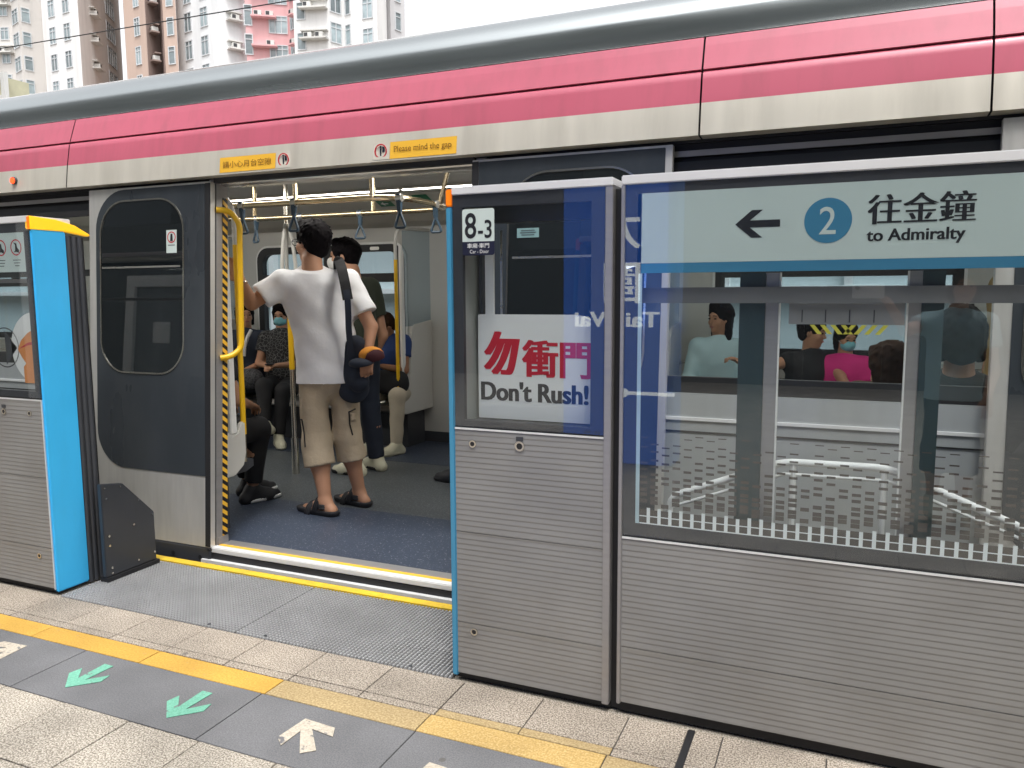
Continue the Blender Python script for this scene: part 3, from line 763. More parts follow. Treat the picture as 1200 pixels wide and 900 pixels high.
rail = thing('reflected_rail', 'white tubular rail reflected low in the long glazed screen, built as solid tubes', 'railing reflection', (0, yr, 0.57))  # reflection of a white railing, modelled as tubes
MB().tube(bend([(-0.478, yr, 0.600), (-0.478, yr, 0.676), (-0.15, yr, 0.812), (0.12, yr, 0.815), (0.46, yr, 0.676), (0.46, yr, 0.600)], 0.035), 0.0105, 10).build('reflected_rail_tube', M['white'], rail, smooth=True)
MB().tube([(-0.47, yr, 0.646), (-0.15, yr, 0.776), (0.12, yr, 0.780), (0.455, yr, 0.648)], 0.005, 8).build('reflected_rail_tube', M['white'], rail, smooth=True)
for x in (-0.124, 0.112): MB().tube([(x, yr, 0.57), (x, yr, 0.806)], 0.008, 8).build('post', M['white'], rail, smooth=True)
# printed frit: brown-grey squares fading upward into dashes, white between the lowest rows
fr, fw = MB(), MB()
pitch = 0.0322
yf = YG + 0.0022
xs = [-0.548 + pitch * k for k in range(60)]
for ci, x in enumerate(xs):
    q = lambda x0, z0, x1, z1, mb, y: mb.add([(x0, y, z0), (x1, y, z0), (x1, y, z1), (x0, y, z1)], [(0, 1, 2, 3)])
    for z0, z1 in ((0.6155, 0.6345), (0.6375, 0.656)):
        q(x, z0, x + 0.0222, z1, fr, yf)
    z, off = 0.664, (ci % 2) * 0.009
    row = 0
    while z < 0.885:
        t = (z - 0.66) / 0.22
        hgt = 0.0098 * (1 - t) + 0.0026
        if rng.random() < 0.92 - 0.25 * t: q(x, z + off, x + 0.0225, z + off + hgt, fr, yf)
        z += 0.0128 + 0.013 * t + (0.006 if row % 2 else 0); row += 1
    for wx0, wx1 in ((x + 0.0222, x + pitch),):
        top = 0.662 - rng.choice((0, 0, 0.006))
        q(wx0, 0.6155, wx1, top, fw, yf)
    q(x, 0.6345, x + 0.0222, 0.6375, fw, yf)
    q(x, 0.612, x + pitch, 0.6155, fw, yf)
o = fr.build('frit_pattern', M['frit'], gp); o['kind'] = 'stuff'
o = fw.build('frit_grid', M['fritwhite'], gp); o['kind'] = 'stuff'
MB().box(-0.5605, YG + .0022, 0.6116, -0.549, YG + .0026, 1.354).build('edge_reflection', mat('pale_edge_reflection', (0.50, 0.64, 0.70), 0.5), gp)  # reflection along the pane edge, painted as a pale strip

# --- left-hand cabinet with its light blue end
gl_ = thing('gate_cabinet', 'grey gate cabinet with a broad light blue end and a yellow top lamp', 'platform gate', (-3.8, 2.33, 0))
L0, L1 = -5.4, -3.125
MB().box(L0, 2.262, 0.0, L1 - .012, 2.42, 0.022).build('plinth', M['dark'], gl_)
for z0, z1 in ((0.024, 0.2042), (0.2050, 0.5172), (0.5180, 0.852)):
    ribbed('cladding_panel', L0, L1 - 0.018, z0, z1, gl_)
MB().box(L1 - 0.0175, YG - 0.001, 0.02, L1 - 0.0135, 2.3, 0.852).build('edge_trim', M['alu_bright'], gl_)
MB().box(L1 - 0.013, YG, 0.008, L1, 2.404, 1.574).build('blue_end', M['blue'], gl_, bevel=0.006, seg=3)
MB().box(L0, YG - 0.004, 1.602, L1 - 0.014, 2.44, 1.630).build('top_rail', M['alu_bright'], gl_, bevel=0.003)
MB().box(L0, YG - 0.001, 0.8525, L1 - .014, 2.26, 0.858).box(L0, YG + .002, .8585, L1 - .014, 2.26, .866, 1).build('ledge', [M['alu_bright'], M['dark']], gl_)
MB().frame(L0, 0.8665, L1 - 0.0138, 1.6015, (0.03, 0.026, 0.036, 0.037), YG + 0.003, YG + 0.02).build('glass_border', M['border'], gl_)
MB().box(L0, YG - 0.004, 0.8665, L1 - 0.0138, YG + 0.0015, 1.6015).build('glass_pane', M['glass'], gl_)
cap = MB().poly([(2.240, 1.5745), (2.405, 1.5745), (2.52, 1.560), (2.525, 1.567), (2.45, 1.604), (2.36, 1.622), (2.244, 1.629)], lambda a, b, d: (d, a, b), L1 - 0.03, L1 + 0.0008).build('warning_lamp', M['amber'], gl_, bevel=0.004)
MB().box(L1 - 0.0135, 2.2385, 1.5745, L1 - 0.002, 2.243, 1.626).build('lamp_edge', M['orange'], cap)
for k, (a, b) in enumerate(((2.406, 2.430), (2.433, 2.457), (2.460, 2.484))):
    MB().tube([(L1 - 0.014, (a + b) / 2, 0.0), (L1 - 0.014, (a + b) / 2, 1.556)], 0.0145, 10).build('rubber_seal', M['darkgrey'], gl_, smooth=True)
MB().box(L1 - 0.03, 2.405, 0.0, L1 - 0.018, 2.50, 1.553).build('seal_back', M['dark'], gl_)
lock(-3.382, 0.797, gl_, 0.013, True); lock(-3.216, 0.797, gl_, 0.011); lock(-3.222, 0.164, gl_, 0.0115)
ps = MB().box(-3.52, YG + .0035, 1.400, -3.168, YG + .0065, 1.5640).build('safety_notice', M['signwhite'], gl_)
for cx in (-3.228, -3.325, -3.422):
    rg = MB().ring(disc(cx, 1.502, 0.034), disc(cx, 1.502, 0.029), XZ(YG + .003), 0, 0.0004).build('warning_ring', M['red'], ps)
    MB().poly([(cx - .018, 1.482), (cx - .006, 1.488), (cx - .004, 1.512), (cx - .016, 1.524), (cx + .004, 1.518), (cx + .008, 1.500), (cx + .020, 1.490), (cx + .018, 1.478), (cx + .002, 1.484)], XZ(YG + .003), 0, 0.0004).build('pictogram', M['black'], rg)
    for k, w in enumerate((.024, .020, .014)): MB().box(cx - w, YG + .003, 1.448 - k * .012, cx + w, YG + .0034, 1.451 - k * .012).build('caption_line', M['darkgrey'], rg)
MB().box(L0 + .03, YG + .03, 1.355, L1 - .05, YG + .045, 1.372).build('cross_bar_or_reflection', M['alu'], gl_)
ds = MB().poly(disc(-3.178, 1.076, 0.154, 48), XZ(YG + .004), 0, 0.002)
ds = MB().poly([(x, z) for x, z in disc(-3.178, 1.076, 0.154, 64) if x < -3.1755], XZ(YG + .0216), 0, 0.001).build('round_sticker', M['white'], gl_)
hand = [(-3.292, 1.070), (-3.268, 1.108), (-3.225, 1.140), (-3.177, 1.160), (-3.177, 0.925), (-3.262, 0.925), (-3.262, 0.995), (-3.245, 1.010), (-3.272, 1.040)]
hd = MB().poly(hand, XZ(YG + .0210), 0, 0.0005).build('hand_print', mat('orange_hand_print', (0.72, 0.26, 0.07), 0.5, 0, 0.1, 14), ds)
MB().add([(-3.288, YG + .0206, 1.071), (-3.225, YG + .0206, 1.100), (-3.177, YG + .0206, 1.105), (-3.177, YG + .0206, 1.096), (-3.225, YG + .0206, 1.088)], [(0, 1, 2, 3, 4)]).build('finger_crease', M['red'], hd)
MB().ring(disc(-3.372, 1.076, 0.088, 36), disc(-3.372, 1.076, 0.083, 36), XZ(YG + .0216), 0, 0.0006).build('grey_ring', M['black'], gl_)
MB().poly([(-3.372, 1.15), (-3.296, 1.076), (-3.372, 1.0)], XZ(YG + .0216), 0, .0006).build('grey_triangle', M['darkgrey'], gl_)
# bolted dark bracket on the track side of the left gate
br = thing('side_bracket', 'dark bolted steel plate with cut corner beside the light blue gate end', 'bracket', (-3.05, 2.57, 0))
MB().poly([(2.43, 0.022), (2.712, 0.022), (2.712, 0.258), (2.545, 0.436), (2.43, 0.456)], lambda a, b, d: (d, a, b), -3.075, -3.05).build('plate', M['darkgrey'], br, bevel=0.003)
for y, z in ((2.447, .435), (2.53, .425), (2.452, .385), (2.625, .338), (2.70, .250), (2.59, .228), (2.455, .21), (2.455, .165), (2.605, .05), (2.70, .062), (2.46, .06), (2.46, .035)):
    MB().poly(disc(y, z, 0.0055, 8), lambda a, b, d: (d, a, b), -3.0495, -3.0465).build('bolt', M['chrome'], br)
MB().box(-3.09, 2.43, 0.0, -3.04, 2.72, 0.02).build('foot', M['dark'], br)

# ------------------------------------------------------------------ train
LY = lambda z: 2.88 + (z - 0.04) * 0.0663           # outer face of the door leaves
BY = lambda z: LY(z) + 0.055                        # body side behind them
XA, XB = -11.0, 6.6
MODS = [-8.28, -4.14, 0.0, 4.14]
train = thing('metro_train', 'pink and silver metro train standing at the platform with its door open', 'train', (-2.16, 4.4, 0))
T = lambda mb, name, m, **k: mb.build(name, M[m] if isinstance(m, str) else m, train, **k)
# cantrail panels: pink upper strip, pink-over-cream lower panel, in lengths
cj = [-11.0, -7.97, -3.835, -0.523, 0.397, 4.5, 6.6]
for a, b in zip(cj[:-1], cj[1:]):
    a += 0.0035; b -= 0.0035
    up = [(3.06, 2.107), (3.012, 2.110), (3.026, 2.15), (3.043, 2.20), (3.056, 2.234), (3.08, 2.2375)]
    T(MB().extrude_profile(up, a, b), 'pink_panel', 'pink')
    lo = [(3.03, 1.864), (2.972, 1.868), (2.979, 1.925), (2.987, 1.985), (2.9955, 2.03), (3.003, 2.07), (3.008, 2.095), (3.015, 2.101), (3.04, 2.102)]
    T(MB().extrude_profile(lo, a, b, mis=[0, 0, 0, 1, 1, 1, 1, 1]), 'cantrail_panel', [M['cream'], M['pink']], smooth=True)
T(MB().box(XA, 3.066, 1.86, XB, 3.12, 2.228), 'cantrail_backing', 'dark')
# roof
pr = [(3.058, 2.2385), (3.070, 2.2425), (3.089, 2.246)]
T(MB().extrude_profile(pr, XA, XB), 'gutter_edge', 'alu_bright')
arc = [(3.088, 2.246), (3.092, 2.262), (3.0930, 2.285), (3.0955, 2.31), (3.1005, 2.34), (3.1105, 2.37), (3.130, 2.40), (3.165, 2.43), (3.217, 2.455), (3.29, 2.480), (3.38, 2.50), (3.5, 2.512)]
arc += [(3.9, 2.535), (4.4, 2.555), (4.9, 2.53), (5.5, 2.42), (5.78, 2.2), (5.82, 1.86)]
T(MB().extrude_profile(arc, XA, XB), 'roof', 'roof', smooth='all')
T(MB().tube([(XA, 3.262, 2.462), (XB, 3.262, 2.462)], 0.006, 6).tube([(XA, 3.31, 2.484), (XB, 3.31, 2.484)], 0.006, 6), 'roof_bead', 'alu_bright')
# near side body wall, window bays and door openings
for mx in MODS:
    d0, d1 = mx - 7.01 + 4.14 , mx - 5.597 + 4.14      # this module's door opening (module 0: -2.87 .. -1.457)
    n0 = d0 + 4.14                                      # next opening's left edge
    w0, w1 = mx - 0.85, mx + 0.65                       # window
    lower = [(BY(-0.1), -0.12), (BY(0.3) , 0.3), (BY(0.72), 0.72), (BY(0.915), 0.915), (BY(.915) + .05, .915)]
    T(MB().extrude_profile(lower, d1 + .006, n0 - .006), 'body_side', 'lowerside')
    MB().box(d1 + .02, BY(.82) - .006, 0.812, n0 - .02, BY(.82) + .02, 0.824).build('rub_strip', M['alu_bright'], train)
    MB().box(d1 + .02, BY(.78) - .004, 0.766, n0 - .02, BY(.78) + .02, 0.772).build('panel_gap', M['dark'], train)
    for a, b in ((d1 + .006, w0), (w1, n0 - .006)):
        T(MB().extrude_profile([(BY(.915), .9155), (BY(1.75), 1.75)], a, b), 'side_pillar', 'darkgrey')
    hd = [(BY(1.75) + .05, 1.75), (BY(1.75), 1.75), (BY(1.79), 1.79), (BY(1.79) + .03, 1.792), (BY(1.8) + .03, 1.806), (BY(1.81), 1.808), (BY(1.83), 1.83), (BY(1.83) + .03, 1.833), (BY(1.86) + .03, 1.868)]
    T(MB().extrude_profile(hd, d1 + .006, n0 - .006, mis=[0, 0, 1, 1, 1, 2, 1, 1]), 'window_head', [M['darkgrey'], M['dark'], M['alu']])
    wf = MB().frame(w0, 0.9165, w1, 1.749, (.03, .062, .03, .03), 3.0, 3.025).build('window_frame', M['dark'], train)
    y0, y1 = BY(.93) + .012, BY(1.74) + .012
    MB().add([(w0, y0, .95), (w1, y0, .95), (w1, y1, 1.74), (w0, y1, 1.74)], [(0, 1, 2, 3)]).build('window_pane', M['trainglass'], wf)
    MB().box(w0, 3.05, 1.405, w1, 3.07, 1.44).build('transom', M['dark'], wf)
    # inner lining of the near wall
    lin = MB()
    for a, b, z0, z1 in ((d1 + .046, w0, .03, 1.9), (w1, n0 - .046, .03, 1.9), (w0, w1, .03, .92), (w0, w1, 1.748, 1.9)):
        lin.poly([(LY(z0) + .09, z0), (LY(z0) + .114, z0), (LY(z1) + .114, z1), (LY(z1) + .09, z1)], lambda p, q, d: (d, p, q), a, b)
    T(lin, 'wall_lining', 'ivory')
    # door jambs and header
    for x, sg_ in ((d0, -1), (d1, 1)):
        MB().poly([(LY(.03) + .040, .03), (LY(.03) + .115, .03), (LY(1.86) + .115, 1.862), (LY(1.86) + .040, 1.862)], lambda a, b, d: (d, a, b), x, x + sg_ * .045).build('door_jamb', M['alu'], train)
    T(MB().box(d0, 3.02, 1.842, d1, 3.055, 1.868), 'door_seal', 'dark')
    T(MB().extrude_profile([(3.06, 1.862), (3.07, 1.838), (3.10, 1.832), (3.335, 1.862), (3.345, 1.87), (3.42, 2.0)], d0 - .04, d1 + .04), 'door_header', 'steel')
    # sill and step below the opening
    T(MB().box(d0 - .02, 2.888, 0.018, d1 + .02, 2.93, 0.046), 'sill_edge', 'alu_bright', bevel=.004)
    T(MB().box(d0, 2.9305, 0.016, d1, 2.954, 0.0455), 'sill_stripe', 'stickeryellow')
    T(MB().box(d0, 2.9545, 0.016, d1, 3.02, 0.045), 'sill_plate', 'alu')
    T(MB().box(d0 - .05, 2.885, -0.0105, d1 + .05, 2.95, 0.0155), 'step_face', 'dark')
    T(MB().box(d0 - .05, 2.862, -0.027, d1 + .05, 2.95, -0.011), 'step_strip', 'alu_bright')
    T(MB().box(d0 - .05, 2.876, -0.16, d1 + .05, 2.95, -0.0275), 'underframe', 'dark')
# door leaves standing open along the body side
def door_leaf(outer_left, xe, label):
    """xe = the edge at the opening; the leaf runs outward from it"""
    s = -1 if outer_left else 1
    w = 0.832
    fx = lambda u: xe + s * u
    root = MB()
    def face(pts, off):
        return [(fx(u), LY(z) + off, z) for u, z in pts]
    n = 12
    root.add([(fx(.0), LY(.045), .045), (fx(w), LY(.045), .045), (fx(w), LY(1.848), 1.848), (fx(0), LY(1.848), 1.848),
              (fx(.0), LY(.045) + .034, .045), (fx(w), LY(.045) + .034, .045), (fx(w), LY(1.848) + .034, 1.848), (fx(0), LY(1.848) + .034, 1.848)],
             [(0, 1, 2, 3), (7, 6, 5, 4), (0, 4, 5, 1), (1, 5, 6, 2), (2, 6, 7, 3), (3, 7, 4, 0)])
    leaf = root.build('door_leaf', M['steel_door'], train, bevel=.002, label=label)
    fn = lambda off: (lambda a, b, d: (fx(a), LY(b) + off - d, b))
    pan = rrect(.032, .402, .778, 1.838, [.002, .20, .20, .002] , 10) if outer_left else rrect(.032, .402, .806, 1.838, .004, 10)
    win = rrect(.165, .898, .748, 1.785, .17, 10)
    # window outline needs as many points as the panel
    MB().ring(pan, win, fn(-.0006), 0, .0022).build('painted_panel', M['doorblue'], leaf)
    inner = rrect(.173, .906, .740, 1.777, .162, 10)
    MB().ring(win, inner, fn(-.0012), 0, .005).build('window_trim', M['chrome'], leaf)
    MB().poly(inner, fn(-.001), 0, .0015).build('window_glass', M['doorglass'], leaf)
    MB().box(fx(-.002), LY(0) - .004, .03, fx(.016), LY(1) - .006 + .05, .04).build('edge_foot', M['dark'], leaf)
    e = [(fx(.0005), LY(.05) - .003, .05), (fx(.030), LY(.05) - .003, .05), (fx(.030), LY(1.84) - .003, 1.84), (fx(.0005), LY(1.84) - .003, 1.84)]
    MB().add(e + [(x, y + .04, z) for x, y, z in e], [(0, 1, 2, 3), (0, 4, 5, 1), (1, 5, 6, 2), (3, 2, 6, 7), (0, 3, 7, 4)]).build('edge_rubber', M['dark'], leaf)
    MB().add([(fx(.19), LY(1.443) - .004, 1.438), (fx(.735), LY(1.443) - .004, 1.438), (fx(.735), LY(1.443) - .004, 1.447), (fx(.19), LY(1.443) - .004, 1.447)], [(0, 1, 2, 3)]).build('glass_line', M['steel'], leaf)
    k = MB().box(fx(0.0), LY(0) - .004, -.05, fx(w), LY(0) + .03, .0425).build('skirt', M['darkgrey'], leaf, bevel=.003)
    for u in (.06, .24): MB().poly(disc(fx(u), -.006, .012, 12), XZ(LY(0) - .0045), -.003, 0).build('skirt_bolt', M['dark'], k)
    return leaf
dg = glass('door_window_glass', (0.30, 0.34, 0.34), 2.2, 0.0, dark=((0.010, 0.013, 0.015), 0.82))
M['doorglass'] = dg
l1 = door_leaf(True, -2.872, 'open door leaf left of the doorway')
l2 = door_leaf(False, -1.456, 'open door leaf right of the doorway, behind the 8-3 gate')
door_leaf(True, 1.27 - .002, 'open door leaf of the next doorway')
door_leaf(False, -5.596, 'open door leaf of the previous doorway')
lf = MB().add([(-3.152, LY(1.515) - .006, 1.508), (-3.083, LY(1.515) - .006, 1.508), (-3.083, LY(1.62) - .006, 1.622), (-3.152, LY(1.62) - .006, 1.622)], [(0, 1, 2, 3)]).build('door_sticker', M['signwhite'], l1)
MB().ring([(x, z) for x, z in disc(-3.117, 1.586, .028)], disc(-3.117, 1.586, .023), lambda a, b, d: (a, LY(b) - .0064 - d, b), 0, .0004).build('prohibition_ring', M['red'], lf)
MB().poly([(-3.126, 1.567), (-3.108, 1.567), (-3.111, 1.603), (-3.123, 1.603)], lambda a, b, d: (a, LY(b) - .0064 - d, b), 0, .0004).build('pictogram', M['black'], lf)
for k in range(3): MB().add([(-3.14, LY(1.55) - .0064, 1.545 - k * .012), (-3.095, LY(1.55) - .0064, 1.545 - k * .012), (-3.095, LY(1.55) - .0064, 1.549 - k * .012), (-3.14, LY(1.55) - .0064, 1.549 - k * .012)], [(0, 1, 2, 3)]).build('caption_line', M['darkgrey'], lf)
s2 = MB().add([(-1.246, LY(1.535) - .006, 1.522), (-1.150, LY(1.535) - .006, 1.522), (-1.150, LY(1.556) - .006, 1.560), (-1.246, LY(1.556) - .006, 1.560)], [(0, 1, 2, 3)]).build('glass_label', mat('teal_label', (0.28, 0.44, 0.44), 0.5), l2)
for k, w in enumerate((.03, .035, .028)): MB().add([(-1.198 - w, LY(1.54) - .0068, 1.549 - k * .009), (-1.198 + w, LY(1.54) - .0068, 1.549 - k * .009), (-1.198 + w, LY(1.54) - .0068, 1.552 - k * .009), (-1.198 - w, LY(1.54) - .0068, 1.552 - k * .009)], [(0, 1, 2, 3)]).build('caption_line', M['darkgrey'], s2)
# hazard strips on the jambs, grab bars
T(MB().poly([(LY(.085) + .080, .085), (LY(.085) + .112, .085), (LY(1.775) + .112, 1.775), (LY(1.775) + .080, 1.775)], lambda a, b, d: (d, a, b), -2.8695, -2.8665), 'hazard_strip', 'hazard')
T(MB().box(-2.8695, 2.93, 0.03, -2.866, 3.0, 0.082), 'jamb_foot', 'alu')
T(MB().tube(bend([(-2.872, 3.03, 1.715), (-2.832, 3.08, 1.712), (-2.815, 3.125, 1.655), (-2.815, 3.10, 1.03), (-2.838, 3.05, 0.99), (-2.872, 3.01, 0.985)], .03), .0145, 12), 'grab_bar', 'yellowpole', smooth=True)
# notices on the cantrail
def cant(x0, z0, x1, z1, name, m, off=.0015):
    y = lambda z: 2.972 + (z - 1.868) * .128 - off
    return MB().add([(x0, y(z0), z0), (x1, y(z0), z0), (x1, y(z1), z1), (x0, y(z1), z1)], [(0, 1, 2, 3)]).build(name, M[m] if isinstance(m, str) else m, train)
def notice(x0, x1, xi0, xi1, s, z0, z1):
    a = cant(x0, z0, x1, z1, 'notice_sticker', 'stickeryellow')
    text(s, x0 + .022, z0 + .020, x1 - .022, z1 - .020, 2.972 + (z0 - 1.868) * .128 - .0004, mat('brown_lettering', (0.22, 0.10, 0.01), .5), parent=a, bold=.006)
    i = cant(xi0, z0, xi1, z1, 'gap_pictogram', mat('sticker_pale', (0.62, 0.58, 0.50), .5))
    cx, cz, r = (xi0 + xi1) / 2, (z0 + z1) / 2, (z1 - z0) / 2 - .005
    MB().ring(disc(cx, cz, r), disc(cx, cz, r - .005), XZ(2.972 + (z0 - 1.868) * .128), 0, .002).build('red_ring', M['red'], i)
    MB().poly([(cx - .003, cz - .02), (cx + .003, cz - .02), (cx + .004, cz + .012), (cx - .004, cz + .012)], XZ(2.972 + (z0 - 1.868) * .128), 0, .002).poly(disc(cx, cz + .018, .005, 8), XZ(2.972 + (z0 - 1.868) * .128), 0, .002).poly([(cx + .008, cz - .004), (cx + .02, cz - .004), (cx + .018, cz + .016), (cx + .01, cz + .02)], XZ(2.972 + (z0 - 1.868) * .128), 0, .002).build('walking_figure', M['navyprint'], i)
notice(-2.785, -2.452, -2.447, -2.365, '請小心月台空隙', 1.877, 1.948)
notice(-1.838, -1.516, -1.926, -1.841, 'Please mind the gap', 1.876, 1.948)
dl = MB().poly(disc(-4.243, 1.928, .020, 20), XZ(2.978), -.012, .01).build('door_lamp', M['darkgrey'], train)
MB().poly(disc(-4.243, 1.928, .016, 20), XZ(2.966), -.006, 0).build('lamp_lens', mat('red_lamp_lens', (1.0, 0.055, 0.012), .3, 0, 0, emit=1.6), dl)
# ---- interior
T(MB().box(XA, 3.021, -.02, XB, 3.77, .042), 'floor', 'floorblue')
T(MB().box(XA, 3.7705, -.02, XB, 4.99, .0405), 'floor_aisle', 'floorgrey')
T(MB().box(XA, 4.9905, -.02, XB, 5.80, .042), 'floor', 'floorblue')
ceil = [(5.80, 1.86), (5.66, 1.885), (5.52, 1.95), (5.40, 1.965), (5.2, 2.045), (4.75, 2.085), (4.05, 2.085), (3.6, 2.045), (3.42, 1.965), (3.30, 1.95), (3.16, 1.885), (3.075, 1.86)]
T(MB().extrude_profile(ceil, XA, XB), 'ceiling_lining', 'ceiling')
for y in (3.78, 5.02):
    for k in range(9):
        x0 = -10.6 + k * 1.9
        lp = T(MB().box(x0, y - (.10 if y < 4 else .010), 2.044, x0 + 1.86, y + (.10 if y < 4 else .010), 2.05), 'ceiling_light', 'light')
        MB().box(x0 - .01, y - (.108 if y < 4 else .03), 2.0505, x0 + 1.87, y + (.108 if y < 4 else .03), 2.10).build('housing', M['ceiling'], lp)
for mx in MODS:
    d0, d1 = mx - 2.87, mx - 1.457
    n0 = d0 + 4.14
    w0, w1 = mx - 0.85, mx + 0.65
    YW = 5.80
    wl_ = MB().box(d1 + .03, YW, .03, w0, YW + .05, 1.9).box(w1, YW, .03, n0 - .03, YW + .05, 1.9).box(w0, YW, .03, w1, YW + .05, .86).box(w0, YW, 1.70, w1, YW + .05, 1.9)
    T(wl_, 'side_wall', 'ivory')
    T(MB().box(d1 + .03, YW - .008, .03, n0 - .03, YW - .001, .13), 'skirting', 'darkgrey')
    outer, inner = rrect(w0 - .03, .84, w1 + .03, 1.72, .12, 6), rrect(w0 + .03, .90, w1 - .03, 1.66, .09, 6)
    fr_ = MB().ring(outer, inner, XZ(YW - .02), 0, .06).build('side_window', M['dark'], train)
    MB().box(w0 + .02, YW - .018, 1.40, w1 - .02, YW + .03, 1.475).build('transom', M['dark'], fr_)
    MB().box(mx - .14, YW - .018, 1.47, mx - .06, YW + .03, 1.67).build('mullion_or_reflection', M['dark'], fr_)
    MB().box(w0 + .02, YW + .01, .88, w1 - .02, YW + .014, 1.68).build('window_pane', M['farglass'], fr_)
    MB().ring(rrect(w0 - .05, .82, w1 + .05, 1.74, .14, 6), outer, XZ(YW - .012), 0, .01).build('window_surround', M['white'], fr_)
    for x in (mx - .42, mx + .35): MB().poly(rrect(x, 1.672, x + .09, 1.70, .012, 4), XZ(YW - .024), 0, .004).build('latch', M['steel'], fr_)
    # far doors
    for a, b in ((d0 - .03, (d0 + d1) / 2 - .004), ((d0 + d1) / 2 + .004, d1 + .03)):
        pan = rrect(a, .045, b, 1.88, .004, 10); hole = rrect(a + .10, .88, b - .10, 1.70, .12, 10)
        fd = MB().ring(pan, hole, XZ(YW + .03), 0, .03).build('side_door', M['ivory'], train)
        MB().poly(hole, XZ(YW + .045), 0, .004).build('door_pane', M['farglass'], fd)
    # benches, near and far, with draught screens
    for side in (0, 1):
        yb, yf_ = (5.79, 5.33) if side == 0 else (3.075, 3.34)
        dy = 1 if side == 0 else -1
        b0, b1 = d1 + .20, n0 - .36 if side == 0 else n0 - .115
        b0 = d1 + .33 if side == 0 else d1 + .115
        st = MB()
        prof = [(yf_, .36), (yf_, .40), (yf_ + dy * .05, .415), (yb - dy * .10, .395), (yb - dy * .05, .42), (yb - dy * .01, .80), (yb, .80), (yb, .34), (yf_ + dy * .06, .34)]
        T(MB().extrude_profile(prof, b0, b1, closed=True), 'bench_seat', 'steel' if side == 0 else 'darkgrey', smooth=True)
        T(MB().box(b0 + .05, yb - dy * .02, .03, b1 - .05, yb - dy * (.30 if side == 0 else .12), .335), 'bench_base', 'darkgrey')
        for xs in (b0 - .012, b1 + .012):
            yo = yf_ - dy * .07 if side == 0 else yf_ - dy * -.0 - .25
            yo = 5.255 if side == 0 else 3.262
            pts_o = [(yo, .40), (yo, .60), (yo + dy * .06, .60), (yo + dy * .08, .62), (yb, .62)]
            # lower ivory shell with a deep rounded notch, upper post
            sh = [(yb, .34), (yo + dy * .09, .34), (yo + dy * .02, .385), (yo, .45), (yo, .62), (yo + dy * .03, .62), (yo + dy * .05, .575), (yo + dy * .09, .56), (yo + dy * .13, .58)] + ([(yo + dy * .16, .66), (yo + dy * .19, .98), (yo + dy * .25, 1.05), (yb, 1.08)] if side == 0 else [(yo + dy * .145, 1.08), (yb, 1.10)])
            T(MB().poly(sh, lambda a, b, d: (d, a, b), xs - .014, xs + .014), 'draught_screen', 'ivory', bevel=.006)
            T(MB().poly([(yo + dy * .06, .57), (yo + dy * .105, .565), (yo + dy * .105, 1.62), (yo + dy * .06, 1.68)], lambda a, b, d: (d, a, b), xs - .012, xs + .012), 'screen_post', 'white', bevel=.004)
            T(MB().box(xs - .003, yo + dy * .106, 1.04, xs + .003, yb, 1.82), 'screen_glass', 'farglass')
            T(MB().tube([(xs, yo, .55), (xs, yo, 1.56)], .0145, 10), 'grip_pole', 'yellowpole', smooth=True)
            T(MB().tube([(xs, yo, .40), (xs, yo, .551)], .012, 10), 'pole_foot', 'chrome', smooth=True)
            T(MB().tube(bend([(xs, yo, 1.559), (xs, yo, 1.73), (xs, yo + dy * .05, 1.80), (xs, yb, 1.82)], .05), .0135, 10), 'pole_head', 'ivory', smooth=True)
# grab rails on the ceiling, straps
loop = bend([(-3.86, 3.60, 1.805), (-2.19, 3.60, 1.805), (-2.19, 4.26, 1.805), (-3.86, 4.26, 1.805), (-3.86, 3.605, 1.805)], .22, 8)
for dx in (0.0, 2.9, -4.14):
    T(MB().tube([p + Vector((dx, 0, 0)) for p in loop], .017, 12), 'grab_rail', 'railtube', smooth=True)
    for x, y, xt in ((-3.62, 3.6, -3.62), (-2.84, 3.60, -2.84), (-2.34, 3.60, -2.34), (-3.70, 4.26, -3.70), (-2.76, 4.26, -2.76), (-2.30, 4.26, -2.22)):
        T(MB().tube([(x + dx, y, 1.805), (xt + dx, y, 2.07)], .014, 8), 'rail_hanger', 'railtube', smooth=True)
def strap_mesh():
    band = MB().box(-.014, -.017, -.105, .014, .017, .020)
    band = MB()
    band.add([(-.013, -.019, .02), (.013, -.019, .02), (.013, .019, .02), (-.013, .019, .02), (-.011, -.009, -.075), (.011, -.009, -.075), (.011, .009, -.075), (-.011, .009, -.075)],
             [(0, 1, 2, 3), (7, 6, 5, 4), (0, 4, 5, 1), (1, 5, 6, 2), (2, 6, 7, 3), (3, 7, 4, 0)])
    hnd = MB().tube(bend([(0, 0, -.068), (-.036, 0, -.155), (.036, 0, -.155), (0, 0, -.068)], .018, 4), .0075, 8)
    clip = MB().tube([(-.017, 0, 0), (.017, 0, 0)], .021, 12)
    return band.mesh('strap_band', M['strap'], bevel=.002), hnd.mesh('strap_handle', M['strap'], smooth=True), clip.mesh('strap_clip', M['steel'], smooth=True)
sb, shm, sc_ = strap_mesh()
ropes = [(-3.22, 3.6), (-2.85, 3.6), (-2.15 - .06, 3.66), (-3.69, 4.26), (-3.32, 4.26), (-2.86, 4.26), (-2.19, 4.02), (-2.50, 3.6)]
ropes = ropes[:7]
for dx in (0.0, 2.9):
    for x, y in ropes:
        w = Matrix.Translation((x + dx, y, 1.805)) @ Matrix.Rotation(R_(rng.uniform(-40, 15)), 4, 'Z') @ Matrix.Rotation(R_(rng.uniform(-4, 4)), 4, 'X')
        b = link('hand_strap', sb, train, w); link('handle', shm, b, w); link('clip', sc_, b, Matrix.Translation((x + dx, y, 1.805)))
